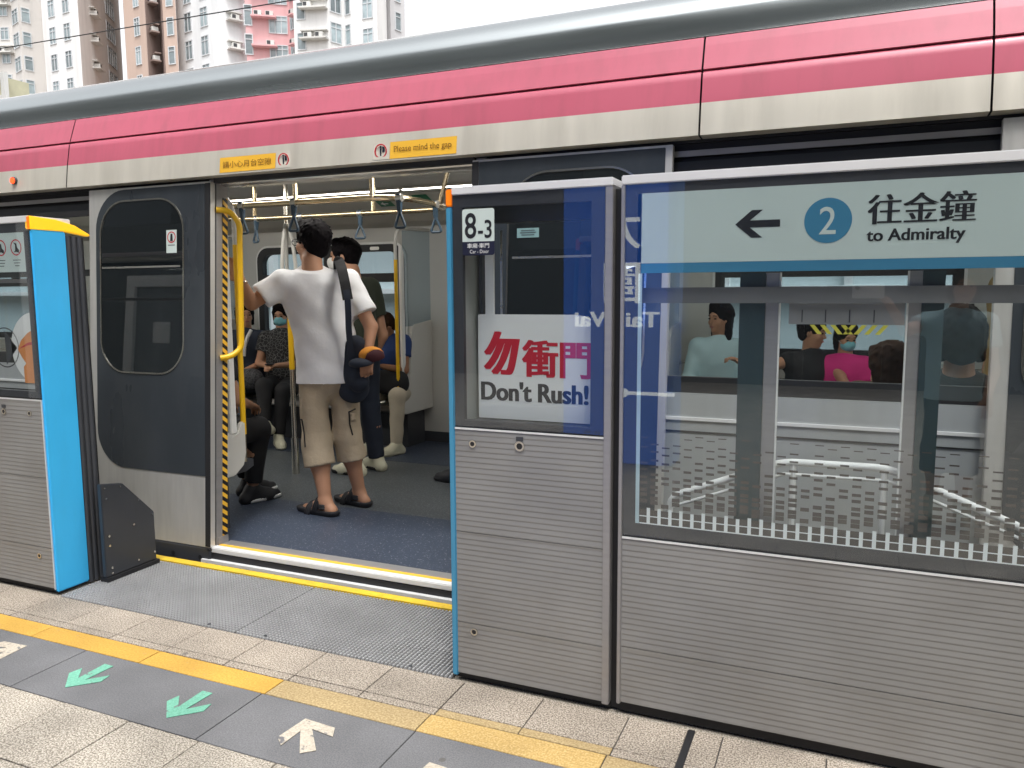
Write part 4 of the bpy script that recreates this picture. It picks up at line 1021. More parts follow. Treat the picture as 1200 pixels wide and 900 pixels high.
# branching pole in the aisle
px_, py_ = -3.537, 4.38
pole = T(MB().tube([(px_, py_, .04), (px_, py_, .30)], .026, 14), 'aisle_pole', 'chrome', smooth=True)
MB().tube([(px_, py_, .30), (px_, py_, .78)], .017, 14).build('pole_tube', M['chrome'], pole, smooth=True)
MB().tube([(px_, py_, .78), (px_, py_, 1.16)], .019, 14).build('yellow_grip', M['yellowpole'], pole, smooth=True)
for k in range(3):
    a = R_(20 + 120 * k); dx, dy = math.cos(a), math.sin(a)
    MB().tube([(px_ + dx * r, py_ + dy * r, z) for r, z in ((.004, 1.15), (.03, 1.25), (.05, 1.38), (.052, 1.5), (.035, 1.66), (.008, 1.78))], .013, 10).build('branch', M['ivory'], pole, smooth=True)
MB().tube([(px_, py_, 1.76), (px_, py_, 2.08)], .017, 12).build('pole_tube', M['chrome'], pole, smooth=True)
# green exit signs under the ceiling
for x in (-3.40, -3.05):
    cz = lambda y: 2.045 - (y - 5.2) * .4 - .003
    q4 = lambda x0, x1, y0, y1, o: [(x0, y0, cz(y0) - o), (x1, y0, cz(y0) - o), (x1, y1, cz(y1) - o), (x0, y1, cz(y1) - o)]
    sgn = T(MB().add(q4(x, x + .13, 5.22, 5.36, 0), [(0, 1, 2, 3)]), 'exit_sign', mat('exit_sign_green', (0.02, 0.16, 0.07), .4))
    MB().add(q4(x + .03, x + .09, 5.31, 5.325, .001), [(0, 1, 2, 3)]).add([(x + .055, 5.345, cz(5.345) - .001), (x + .055, 5.29, cz(5.29) - .001), (x + .02, 5.318, cz(5.318) - .001)], [(0, 1, 2)]).build('sign_arrow', M['white'], sgn)
for x in (XA, XB): T(MB().box(x, 3.08, 0, x + .05, 5.8, 2.1), 'end_wall', 'ivory')

# ------------------------------------------------------------------ people
V3 = lambda *a: np.array(a, float)
def unit(v): return v / max(np.linalg.norm(v), 1e-9)
def person(label, P, yaw, s=1.0, sit=True, res=0.011, lean=0.0, side=0.0, head_yaw=None, head_pitch=0.0, head=None,
           el=None, wr=None, kn=None, an=None, toe=None, hand_dir=None, chest=None, sh=None,
           top='blackcloth', sleeve=0.55, bottom='blackcloth', leg_cover=0.97, shoe='shoeblack', sole='shoeblack',
           hair='short', hair_mat='hair', skin='skin', mask=None, loose=1.0, hem=None, glasses=False, girth=1.0, wr_amt=0.003, sandals=False, curl=0.6, legs_on=True, tufts=150):
    U = V3(0, 0, 1)
    F = V3(math.cos(R_(yaw)), math.sin(R_(yaw)), 0); L = V3(-F[1], F[0], 0)
    P = V3(*P)
    hy = yaw if head_yaw is None else head_yaw
    if chest is None: chest = P + U * .36 * s + F * lean + L * side
    else: chest = V3(*chest)
    Nk = chest + U * .20 * s + (chest - P - U * .36 * s) * .35
    if head is None: head = Nk + U * .155 * s + (chest - P - U * .36 * s) * .35
    Hd = V3(*head)
    SH = [chest + L * .175 * s * girth + U * .125 * s, chest - L * .175 * s * girth + U * .125 * s] if sh is None else [V3(*q) for q in sh]
    HP = [P + L * .088 * s, P - L * .088 * s]
    if sit:
        KN = [HP[0] + F * .43 * s + L * .03 * s, HP[1] + F * .43 * s - L * .03 * s] if kn is None else [V3(*q) for q in kn]
        AN = [V3(k[0], k[1], .115) - F * .02 for k in KN] if an is None else [V3(*q) for q in an]
    else:
        AN = [V3(h[0], h[1], .115) for h in HP] if an is None else [V3(*q) for q in an]
        KN = [(HP[i] + AN[i]) / 2 + F * .025 for i in (0, 1)] if kn is None else [V3(*q) for q in kn]
    sgn = (1, -1)
    EL = [SH[i] + L * .05 * sgn[i] * s - U * .26 * s + F * (.06 if sit else -.01) for i in (0, 1)] if el is None else [V3(*q) for q in el]
    WR = [EL[i] + F * .20 * s - L * .09 * s * sgn[i] - U * .06 * s if sit else EL[i] + F * .05 - U * .24 * s for i in (0, 1)] if wr is None else [V3(*q) for q in wr]
    if hand_dir is None: hand_dir = [unit(WR[i] - EL[i]) for i in (0, 1)]
    TD = [F, F] if toe is None else [V3(math.cos(R_(t)), math.sin(R_(t)), 0) for t in toe]
    # head frame
    hf = V3(math.cos(R_(hy)) * math.cos(R_(head_pitch)), math.sin(R_(hy)) * math.cos(R_(head_pitch)), math.sin(R_(head_pitch)))
    hl = unit(np.cross(U, hf)); hu = np.cross(hf, hl)
    ax = np.array([hf, hl, hu])
    g = s
    # ---- the body: one continuous surface
    b = SDF()
    ta = .125 * s * girth
    b.ecap(P - U * .02, P + U * .12 * s, .145 * s * girth, .128 * s * girth, F, .68, .03)
    b.ecap(P + U * .12 * s, chest + U * .02, .125 * s * girth, .155 * s * girth, F, .64, .04)
    b.cap(SH[0] - L * .03, SH[1] + L * .03, .055 * s, .055 * s, .04)
    b.cap(chest + U * .08 * s, Nk + U * .05 * s, .060 * s, .052 * s, .03)
    b.cap(Nk, Hd - hf * .015 * s - hu * .03 * s, .054 * s, .05 * s, .02)
    b.ell(Hd + hu * .032 * g - hf * .012 * g, (.093 * g, .074 * g, .088 * g), ax, .02)
    b.ell(Hd - hu * .035 * g + hf * .018 * g, (.068 * g, .058 * g, .078 * g), ax, .025)
    b.ell(Hd - hu * .092 * g + hf * .058 * g, (.024 * g, .026 * g, .020 * g), ax, .02)
    b.cap(Hd + hf * .078 * g + hu * .024 * g - hl * .03 * g, Hd + hf * .078 * g + hu * .024 * g + hl * .03 * g, .012 * g, None, .012)
    for q in sgn:
        b.ell(Hd + hf * .098 * g + hl * .031 * q * g + hu * .004 * g, (.016 * g, .017 * g, .012 * g), ax, .008, op=-1)
        b.ell(Hd - hf * .004 * g + hl * .076 * q * g - hu * .008 * g, (.018 * g, .008 * g, .031 * g), ax, .006)
        b.ell(Hd + hf * .060 * g + hl * .040 * q * g - hu * .028 * g, (.02 * g, .018 * g, .02 * g), ax, .02)
    b.cap(Hd + hf * .084 * g + hu * .006 * g, Hd + hf * .103 * g - hu * .028 * g, .008 * g, .0125 * g, .008)
    b.cap(Hd + hf * .082 * g - hu * .060 * g - hl * .014 * g, Hd + hf * .082 * g - hu * .060 * g + hl * .014 * g, .009 * g, None, .008)
    for i in (0, 1):
        b.cap(SH[i], EL[i], .050 * s, .038 * s, .02)
        b.cap(EL[i], WR[i], .039 * s, .026 * s, .014)
        d = unit(hand_dir[i])
        up = U if abs(d @ U) < .8 else F
        n = unit(np.cross(d, np.cross(up, d)))       # back of the hand
        w = unit(np.cross(n, d)) * sgn[i]            # towards the little finger / thumb side
        pc = WR[i] + d * .052 * s
        b.ell(pc, (.050 * s, .038 * s, .017 * s), np.array([d, w, n]), .014)
        for fi, (o, ln) in enumerate(((-.028, .066), (-.0095, .078), (.0095, .072), (.028, .056))):
            p0 = WR[i] + d * .088 * s + w * o * s
            c1 = curl + .08 * fi
            p1 = p0 + (d * math.cos(c1 * .6) - n * math.sin(c1 * .6)) * ln * .55 * s
            p2 = p1 + (d * math.cos(c1 * 1.9) - n * math.sin(c1 * 1.9)) * ln * .5 * s
            b.cap(p0 - d * .012, p1, .0092 * s, .0086 * s, .004); b.cap(p1, p2, .0086 * s, .0072 * s, .004)
        t0 = WR[i] + d * .028 * s - w * .030 * s
        t1 = t0 + unit(d * .8 - w * .65 - n * .35) * .040 * s; t2 = t1 + unit(d - n * .5 - w * .1) * .030 * s
        b.cap(t0, t1, .0125 * s, .0105 * s, .008); b.cap(t1, t2, .0105 * s, .008 * s, .004)
        if legs_on:
            b.cap(HP[i], KN[i], .082 * s, .054 * s, .03)
            mid = KN[i] * .62 + AN[i] * .38 - unit(np.cross(L, AN[i] - KN[i])) * .0
            back = unit(np.cross(AN[i] - KN[i], L)) if True else F
            if back @ TD[i] > 0: back = -back
            b.cap(KN[i], mid + back * .012, .050 * s, .053 * s, .025); b.cap(mid + back * .012, AN[i], .052 * s, .034 * s, .03)
            heel = AN[i] - TD[i] * .045 * s - U * .045; ball = AN[i] + TD[i] * .10 * s - U * .050; tip = AN[i] + TD[i] * .155 * s - U * .056
            fl = AN[i][2] - .075
            ct = ((V3(0, 0, fl), V3(0, 0, -1)),)
            b.cap(AN[i], heel, .034 * s, .031 * s, .02, ct); b.cap(AN[i] + TD[i] * .01, ball, .035 * s, .032 * s, .02, ct); b.cap(ball, tip, .034 * s, .024 * s, .015, ct)
            b.cap(heel, ball, .030 * s, .034 * s, .015, ct)
    body = b.mesh('person', M[skin], res)
    tag(body, label, 'person')
    # ---- eyes, mouth
    if mask is None or True:
        e = MB()
        for q in sgn:
            c = Hd + hf * .0835 * g + hl * .031 * q * g + hu * .003 * g
            me_eye = SDF().ell(c, (.0075 * g, .013 * g, .0062 * g), ax, 0).mesh('eye', M['eye'], .0032, body)
            if not glasses: SDF().cap(Hd + hf * .091 * g + hl * .017 * q * g + hu * .027 * g, Hd + hf * .082 * g + hl * .046 * q * g + hu * .026 * g, .0036 * g, .003 * g, 0).mesh('eyebrow', M[hair_mat], .0026, body)
    if mask is None:
        SDF().cap(Hd + hf * .091 * g - hu * .061 * g - hl * .016 * g, Hd + hf * .091 * g - hu * .061 * g + hl * .016 * g, .0058 * g, None, 0).mesh('lips', M['lip'], .003, body)
    else:
        k = SDF().ell(Hd + hf * .040 * g - hu * .050 * g, (.072 * g, .064 * g, .058 * g), ax, .01).ell(Hd + hf * .095 * g - hu * .030 * g, (.018 * g, .022 * g, .026 * g), ax, .02)
        k.mesh('face_mask', M[mask], .006, body, gcuts=((Hd + hf * .028 * g, -hf), (Hd + hf * .08 * g - hu * .004 * g, hu + hf * .15)))
        MB().tube([tuple(Hd + hf * .04 * g + hl * .060 * g - hu * .03 * g), tuple(Hd - hf * .008 * g + hl * .082 * g - hu * .008 * g)], .002, 5).tube([tuple(Hd + hf * .04 * g - hl * .060 * g - hu * .03 * g), tuple(Hd - hf * .008 * g - hl * .082 * g - hu * .008 * g)], .002, 5).build('mask_loop', M['maskwhite'], body)
    # ---- hair
    hr = SDF().ell(Hd + hu * .042 * g - hf * .020 * g, (.108 * g, .092 * g, .096 * g), ax, .01)
    hr.ell(Hd - hf * .055 * g - hu * .025 * g, (.050 * g, .070 * g, .062 * g), ax, .03)
    hr.cap(Hd + hf * .055 * g + hu * .105 * g - hl * .03 * g, Hd + hf * .05 * g + hu * .108 * g + hl * .04 * g, .026 * g, .022 * g, .03)
    if hair == 'long':
        hr.ell(Hd - hf * .05 * g - hu * .10 * g, (.052 * g, .078 * g, .13 * g), ax, .03)
        for q in sgn: hr.cap(Hd - hf * .02 * g + hl * .078 * q * g + hu * .02 * g, Hd + hl * .075 * q * g - hu * .17 * g - hf * .02 * g, .022 * g, .026 * g, .02)
    if hair == 'bob':
        for q in sgn: hr.cap(Hd - hf * .015 * g + hl * .076 * q * g + hu * .03 * g, Hd + hl * .072 * q * g - hu * .085 * g - hf * .01 * g, .024 * g, .022 * g, .02)
        hr.ell(Hd - hf * .055 * g - hu * .05 * g, (.045 * g, .074 * g, .075 * g), ax, .03)
    hr.ell(Hd + hf * .112 * g - hu * .022 * g, (.066 * g, .066 * g, .088 * g), ax, .015, op=-1)
    if hair == 'short':
        for q in sgn: hr.ell(Hd + hf * .012 * g + hl * .092 * q * g - hu * .012 * g, (.030 * g, .024 * g, .040 * g), ax, .01, op=-1)
    hq = random.Random(hash(label) % 9973 if False else len(label) * 31 + int(abs(P[0]) * 100))
    for _ in range(tufts):
        az_, ez = hq.uniform(-math.pi, math.pi), hq.uniform(-.35, 1.45)
        dv = hf * math.cos(az_) * math.cos(ez) + hl * math.sin(az_) * math.cos(ez) + hu * math.sin(ez)
        if dv @ hf > .35 and ez < .75: continue
        st_ = Hd + hu * .040 * g - hf * .018 * g + (hf * (dv @ hf) * .106 + hl * (dv @ hl) * .090 + hu * (dv @ hu) * .095) * g
        tg = -hu * .6 + hf * hq.uniform(-.2, .7) * (1 if ez > .5 else .2) + hl * hq.uniform(-.4, .4)
        tg = unit(tg - dv * (tg @ dv)); ln = hq.uniform(.018, .036) * g
        hr.cap(st_ - dv * .006 * g, st_ + tg * ln + dv * hq.uniform(-.001, .005) * g, .0085 * g, .0040 * g, .005)
    hr.mesh('hair', M[hair_mat], res * .55, body, wrinkle=.0015, wk=120)
    # ---- shirt
    t = SDF(); z_h = P[2] - .03 * s if hem is None else hem
    lo = V3(P[0], P[1], z_h) if not sit else P - U * .01
    ex = .018 * loose
    t.ecap(lo, P + U * .16 * s, .150 * s * girth + ex * 1.15, .136 * s * girth + ex, F, .72, .03)
    t.ecap(P + U * .14 * s, chest + U * .03 * s, .134 * s * girth + ex, .160 * s * girth + ex, F, .68, .045)
    t.cap(SH[0] - L * .02, SH[1] + L * .02, .058 * s + ex * .5, None, .05)
    t.cap(chest + U * .10 * s, Nk + U * .0, .085 * s, .070 * s, .04)
    for i in (0, 1):
        if sleeve <= 1.0:
            e = SH[i] + (EL[i] - SH[i]) * sleeve
            cd = unit(EL[i] - SH[i])
            t.cap(SH[i], e + cd * .03, .060 * s + ex * .45, (.056 * s + ex * .6) if sleeve > .3 else .05 * s, .035, cuts=((e, cd),))
        else:
            e = EL[i] + (WR[i] - EL[i]) * (sleeve - 1)
            cd = unit(WR[i] - EL[i])
            t.cap(SH[i], EL[i], .060 * s + ex * .4, .050 * s + ex * .3, .03)
            t.cap(EL[i], e + cd * .02, .050 * s + ex * .3, .038 * s + ex * .3, .015, cuts=((e, cd),))
    cuts = [(Nk + U * .012 * s, U * .9 - F * .35)]
    if not sit: cuts.append((lo, -U))
    t.mesh('shirt', M[top], res * .9, body, wrinkle=wr_amt, gcuts=cuts)
    # ---- trousers and shoes
    if legs_on:
        r = SDF()
        r.ecap(P - U * .03 * s, P + U * .10 * s, .158 * s * girth, .145 * s * girth, F, .74, .03)
        for i in (0, 1):
            r.cap(HP[i], KN[i], (.098 if leg_cover > .6 else .076) * s, (.074 if leg_cover > .6 else .084) * s, .03)
            e = KN[i] + (AN[i] - KN[i]) * leg_cover; cd = unit(AN[i] - KN[i])
            r.cap(KN[i], e + cd * .03, .076 * s if leg_cover > .6 else .085 * s, .056 * s if leg_cover > .6 else .092 * s, .025, cuts=((e, cd),))
        r.mesh('trousers' if leg_cover > .6 else 'shorts', M[bottom], res * .9, body, wrinkle=wr_amt * .9)
        for i in (0, 1):
            fl = AN[i][2] - .075; ct = ((V3(0, 0, fl), V3(0, 0, -1)),)
            heel = AN[i] - TD[i] * .050 * s - U * .050; ball = AN[i] + TD[i] * .105 * s - U * .050; tip = AN[i] + TD[i] * .17 * s - U * .052
            hw, bw, tw = .040 * s, .047 * s, .038 * s
            if not sandals:
                q = SDF().cap(AN[i] + U * .01, heel, .043 * s, .040 * s, .02, ct).cap(AN[i], ball, .046 * s, .044 * s, .025, ct).cap(ball, tip, .044 * s, .032 * s, .02, ct).cap(heel, ball, .040 * s, .046 * s, .02, ct)
                sh_ = q.mesh('shoe', M[shoe], res * .75, body)
                zc = fl + .026
                q = SDF().cap(heel, ball, .044 * s, .050 * s, .01).cap(ball, tip + TD[i] * .004, .050 * s, .037 * s, .01)
                q.mesh('sole', M[sole], res * .75, sh_, gcuts=((V3(0, 0, zc), U), (V3(0, 0, fl - .001), -U)))
            else:
                q = SDF().cap(heel, ball, .043 * s, .050 * s, .01).cap(ball, tip + TD[i] * .01, .050 * s, .040 * s, .01)
                so = q.mesh('sandal', M['shoeblack'], res * .8, body, gcuts=((V3(0, 0, fl + .030), U), (V3(0, 0, fl - .006), -U)))
                S_ = np.cross(U, TD[i])
                def strp(c, rad, dz0, dz1, tilt):
                    pts = []
                    for k in range(13):
                        a = R_(-10 + 200 * k / 12)
                        pts.append(tuple(c + S_ * math.cos(a) * rad[0] + U * max(math.sin(a), -.1) * rad[1] + TD[i] * tilt * math.sin(a)))
                    return pts
                for c, rad, ti in ((ball - TD[i] * .005 - U * .022, (.050 * s, .060 * s), -.01), (AN[i] + TD[i] * .045 * s - U * .045, (.044 * s, .074 * s), -.02)):
                    ps = strp(c, rad, 0, 0, ti)
                    m_ = MB()
                    for off in (-.012, .0, .012): m_.tube([tuple(np.array(p) + TD[i] * off) for p in ps], .0085, 6)
                    m_.build('sandal_strap', M['shoeblack'], so, smooth=True)
                hp = []
                for k in range(15):
                    a = R_(180 * k / 14)
                    hp.append(tuple(AN[i] - U * .022 - TD[i] * (math.sin(a) * .045 * s - .012) + S_ * math.cos(a) * .042 * s))
                m_ = MB()
                for off in (-.009, .0, .009): m_.tube([tuple(np.array(p) + U * off) for p in hp], .0075, 6)
                m_.build('heel_strap', M['shoeblack'], so, smooth=True)
    if glasses:
        gm = MB()
        for q in sgn:
            c = Hd + hf * .105 * g + hl * .032 * q * g + hu * .0
            gm.tube([tuple(c + hl * .024 * math.cos(a) + hu * .018 * math.sin(a)) for a in np.linspace(0, 2 * math.pi, 17)], .0025, 6)
            gm.tube([tuple(Hd + hf * .103 * g + hl * .057 * q * g + hu * .006), tuple(Hd + hf * .05 * g + hl * .080 * q * g + hu * .008), tuple(Hd - hf * .012 * g + hl * .085 * q * g + hu * .006), tuple(Hd - hf * .03 * g + hl * .083 * q * g - hu * .012)], .003, 6)
        gm.build('glasses', M['black'], body, smooth=True)
    return body, dict(F=F, L=L, Hd=Hd, WR=WR, EL=EL, SH=SH, KN=KN, AN=AN, HP=HP, P=P, chest=chest, hf=hf, hl=hl, hu=hu, Nk=Nk)

# the man in the white T-shirt in the doorway
man, jm = person('man in a loose white T-shirt and khaki shorts standing in the doorway', (-2.735, 3.70, .86), 130, 1.0, sit=False, res=.0075,
    chest=(-2.80, 3.70, 1.235), sh=((-2.945, 3.585, 1.360), (-2.655, 3.815, 1.365)), head=(-2.842, 3.735, 1.590), head_yaw=168, head_pitch=4,
    el=((-3.050, 3.455, 1.252), (-2.515, 3.825, 1.11)), wr=((-2.985, 3.305, 1.372), (-2.490, 3.745, .965)), hand_dir=(V3(-.5, -.12, .85), V3(0, -.2, -1)),
    kn=((-2.785, 3.64, .455), (-2.685, 3.80, .47)), an=((-2.705, 3.60, .118), (-2.64, 3.845, .118)), toe=(172, 165),
    top='tee', sleeve=.70, bottom='khaki', leg_cover=.40, sandals=True, glasses=True, loose=1.85, hem=.795, wr_amt=.0036, girth=.95)
# cargo pockets and trim on the shorts, bracelet
sh_obj = [c for c in man.children if c.name.startswith('shorts')][0]
MB().tube([tuple(V3(-2.985, 3.305, 1.372) + V3(.035 * math.cos(a), .033 * math.sin(a), -.012 + .008 * math.cos(a))) for a in np.linspace(0, 2 * math.pi, 25)], .004, 6).build('bracelet', M['chrome'], man, smooth=True)
def on_leg(hp, kn, u, ang, rad):
    hp, kn = V3(*hp), V3(*kn); c = hp + (kn - hp) * u; d = unit(kn - hp)
    a = unit(V3(1, 0, 0) - d * d[0]); b2 = np.cross(d, a)
    return c + (a * math.cos(R_(ang)) + b2 * math.sin(R_(ang))) * rad
# shoulder bag and its broad strap
bag = thing('shoulder_bag', 'navy shoulder bag hanging on a wide strap from the man in white', 'bag', (-2.56, 3.72, .74))
bs = SDF().ecap((-2.585, 3.735, .765), (-2.555, 3.72, 1.01), .092, .058, V3(-.64, .77, 0), .5, .03).cap((-2.60, 3.74, .86), (-2.52, 3.70, .80), .06, .055, .04)
bs.mesh('bag_body', M['navy'], .008, bag, wrinkle=.003)
def ribbon(pts, w, th, name, m, parent):
    vs, fs = [], []
    pts = bend(pts, .022, 4)
    for i, p in enumerate(pts):
        p = V3(*p); d = unit(V3(*pts[min(i + 1, len(pts) - 1)]) - V3(*pts[max(i - 1, 0)])); ac = unit(np.cross(d, V3(-.6, .8, 0))); nn = np.cross(ac, d)
        for sx, sn in ((-1, -1), (1, -1), (1, 1), (-1, 1)): vs.append(tuple(p + ac * w * sx + nn * th * sn))
    for i in range(len(pts) - 1):
        for k in range(4): fs.append((i * 4 + k, i * 4 + (k + 1) % 4, (i + 1) * 4 + (k + 1) % 4, (i + 1) * 4 + k))
    fs += [(0, 1, 2, 3), tuple(len(pts) * 4 - 4 + k for k in (3, 2, 1, 0))]
    return MB().add(vs, fs).build(name, M[m], parent, smooth=True)
ribbon([(-2.80, 3.93, 1.40), (-2.755, 3.86, 1.478), (-2.715, 3.81, 1.492), (-2.665, 3.75, 1.478), (-2.608, 3.69, 1.435), (-2.572, 3.662, 1.36), (-2.546, 3.648, 1.27)], .028, .007, 'strap_pad', 'blackcloth', bag)
ribbon([(-2.566, 3.658, 1.34), (-2.545, 3.644, 1.275), (-2.542, 3.642, 1.20), (-2.546, 3.648, 1.108), (-2.547, 3.66, 1.0), (-2.552, 3.68, .90)], .017, .005, 'bag_strap', 'navy', bag)
from mathutils.bvhtree import BVHTree
bpy.context.view_layer.update()
def project(o, pts, off=.003, dr=(-.6, .8, -.08)):
    me = o.data; mw = W[o]
    t = BVHTree.FromPolygons([mw @ v.co for v in me.vertices], [tuple(p.vertices) for p in me.polygons])
    dr = Vector(dr).normalized(); out = []
    for p in pts:
        h = t.ray_cast(Vector(p) - dr * .3, dr, 1.5)
        if h[0] is not None: out.append(h[0] + h[1] * off * (1 if h[1].dot(dr) < 0 else -1))
    return out
def dense(pts, n=6):
    r = []
    for a, b in zip(pts[:-1], pts[1:]):
        for k in range(n): r.append(tuple(Vector(a).lerp(Vector(b), k / n)))
    return r + [tuple(pts[-1])]
for pl_ in ([(-2.812, 3.45, .596), (-2.735, 3.45, .604), (-2.722, 3.45, .529), (-2.718, 3.45, .448)], [(-2.476, 3.60, .655), (-2.521, 3.60, .637), (-2.518, 3.60, .565), (-2.500, 3.60, .50)]):
    q = project(sh_obj, dense(pl_))
    if len(q) > 3: MB().tube(q, .0042, 6).build('pocket_trim', M['khakidark'], sh_obj, smooth=True)
for u0, u1, z0, z1, y in ((-2.806, -2.742, .548, .590, 3.45), (-2.512, -2.480, .585, .628, 3.60)):
    q = project(sh_obj, [(u0 + (u1 - u0) * i / 4, y, z0 + (z1 - z0) * j / 3) for j in range(4) for i in range(5)], .006)
    if len(q) == 20:
        fl_ = MB().add(q, [(j * 5 + i, j * 5 + i + 1, j * 5 + i + 6, j * 5 + i + 5) for j in range(3) for i in range(4)]).build('pocket_flap', M['khaki'], sh_obj, smooth='all')
        sd = fl_.modifiers.new('th', 'SOLIDIFY'); sd.thickness = .004
# cap held in the right hand
cp = thing('cap', 'orange and maroon cap with a navy peak held low beside the shoulder bag', 'cap', (-2.43, 3.68, .94))
SDF().ell((-2.425, 3.685, .955), (.075, .062, .055), None, .01).mesh('crown', M['caporange'], .006, cp, gcuts=((V3(-2.44, 3.68, .93), V3(.15, .2, -1)), (V3(-2.405, 3.66, .955), V3(.75, -.5, -.35))))
SDF().ell((-2.425, 3.685, .955), (.0755, .0625, .0555), None, .01).mesh('crown_panel', M['capmaroon'], .006, cp, gcuts=((V3(-2.44, 3.68, .925), V3(.15, .2, -1)), (V3(-2.405, 3.66, .955), V3(-.75, .5, .35))))
SDF().ell((-2.462, 3.635, .918), (.072, .060, .030), None, .01).mesh('peak', M['navy'], .006, cp, gcuts=((V3(-2.46, 3.64, .905), V3(.1, .2, -1)),))

# the man behind him
person('man in dark clothes and a white face mask standing behind the man in white', (-3.14, 4.60, .87), 168, .98, sit=False, head=(-3.235, 4.60, 1.555), chest=(-3.16, 4.60, 1.22),
    an=((-3.12, 4.50, .118), (-3.07, 4.70, .118)), toe=(176, 160), top='olive', sleeve=.6, bottom='navy', shoe='shoewhite', sole='shoeblack', mask='maskwhite', head_yaw=207,
    el=((-3.17, 4.40, .98), (-3.06, 4.80, 1.0)), wr=((-3.26, 4.38, .78), (-3.16, 4.76, .78)))
# seated on the far bench, seen through the doorway
SZ = .50
b3, j3 = person('seated woman in a black patterned top and teal face mask on the far bench', (-4.60, 5.56, SZ), -72, .86, top='patterned', mask='mask', hair='bob', bottom='blackcloth', leg_cover=.93, shoe='shoewhite', sole='shoewhite', lean=-.02,
    kn=((-4.30, 5.20, .50), (-4.44, 5.13, .545)), an=((-4.30, 5.12, .118), (-4.35, 5.02, .24)), toe=(-40, -150), wr=((-4.42, 5.27, .70), (-4.50, 5.24, .70)), head_pitch=-8)
zz = MB()
for k in range(16):
    x0 = -4.66 + (k % 4) * .035; z0 = .70 + (k // 4) * .045
phone = MB().box(-4.455, 5.165, .715, -4.385, 5.205, .725).build('phone', M['black'], None, bevel=.003); tag(phone, 'black phone held in the lap of the masked woman', 'phone')
person('person in a navy T-shirt with a white shoulder strap on the far bench', (-4.97, 5.56, SZ), -80, .86, top='navy', hair='bob', bottom='jeans', shoe='shoeblack', head_yaw=-35, lean=.02)
ws = MB().tube([(-4.80, 5.415, .99), (-4.835, 5.405, .93), (-4.87, 5.40, .84), (-4.88, 5.40, .76)], .016, 8).build('bag_strap', M['white'], None, smooth=True); tag(ws, 'white bag strap across the navy T-shirt', 'strap')
hb = SDF().ecap((-4.84, 5.27, .57), (-4.66, 5.25, .57), .085, .085, V3(0, 1, 0), .7, .03).cap((-4.88, 5.26, .60), (-4.62, 5.25, .60), .06, .055, .04).mesh('tote_bag', M['floral'], .01, None, wrinkle=.004)
tag(hb, 'black and white patterned bag on a lap on the far bench', 'bag')
# blue man at the end of the far bench
b6, j6 = person('man in a royal blue shirt looking down at the end of the far bench', (-3.40, 5.56, SZ), -95, .86, top='bluecloth', bottom='paletrouser', shoe='shoewhite', sole='shoewhite', lean=.12, head_pitch=-42, head_yaw=-120,
    skin='skindark', wr=((-3.32, 5.20, .735), (-3.46, 5.18, .735)), head=(-3.40, 5.37, 1.035), kn=((-3.22, 5.24, .50), (-3.46, 5.22, .50)), an=((-3.22, 5.21, .118), (-3.45, 5.22, .118)), toe=(-110, -100), hair_mat='hairbrown')
bb = SDF().ecap((-3.48, 5.30, .60), (-3.26, 5.31, .60), .10, .10, V3(0, 1, 0), .75, .04).mesh('backpack', M['blackcloth'], .01, None, wrinkle=.004)
tag(bb, 'black backpack in the lap of the man in blue', 'bag')
# passenger on the near bench left of the door: only the legs show
person('passenger in black trousers and white soled black trainers seated beside the doorway', (-3.36, 3.36, SZ), 88, .92, top='blackcloth', bottom='blackcloth', shoe='shoeblack', sole='white', kn=((-3.46, 3.70, .50), (-3.22, 3.66, .50)), an=((-3.44, 3.80, .118), (-3.29, 3.66, .118)), toe=(70, 70), leg_cover=.86, hair='short')
person('standing passenger in black trousers half hidden behind the 8-3 gate', (-2.10, 4.66, .87), 175, .98, sit=False, top='blackcloth', bottom='blackcloth', an=((-2.33, 4.57, .118), (-2.05, 4.74, .118)), toe=(178, 170))
# behind the long window on the right
person('seated woman with long black hair in a pale blue shirt behind the long window', (-.80, 5.56, SZ), -92, .86, top='lightbluecloth', sleeve=1.5, bottom='jeans', hair='long', head_yaw=-125, lean=.03, loose=1.4)
person('seated person in a sleeveless black top facing right behind the long window', (-.25, 5.50, SZ - .06), -60, .84, top='blackcloth', sleeve=.12, bottom='blackcloth', head_yaw=-15, head_pitch=-10, lean=.06, el=((-.02, 5.36, .76), (-.50, 5.28, .80)), wr=((.02, 5.18, .72), (-.62, 5.14, .86)))
person('child in a hot pink T-shirt and teal mask behind the long window', (.0, 5.46, SZ - .03), -95, .74, top='pinkcloth', bottom='blackcloth', hair='bob', mask='mask', head_yaw=-60, head_pitch=-12)
person('seated woman in a brown patterned top with her back to the long window', (.20, 3.36, SZ - .04), 90, .86, top='browncloth', bottom='blackcloth', hair='long', hair_mat='hairbrown', head_yaw=120, head_pitch=-14, lean=.05, head=(.165, 3.43, .985))
person('dark haired passenger in black with the back turned to the long window', (.40, 3.37, SZ - .02), 90, .90, top='blackcloth', bottom='blackcloth', hair='bob', lean=.02, head_pitch=-10)
person('standing passenger in a mustard jacket and grey blue jeans by the long window', (.83, 5.0, .86), -170, .96, sit=False, top='tancloth', sleeve=1.6, bottom='jeans', shoe='shoeblack')

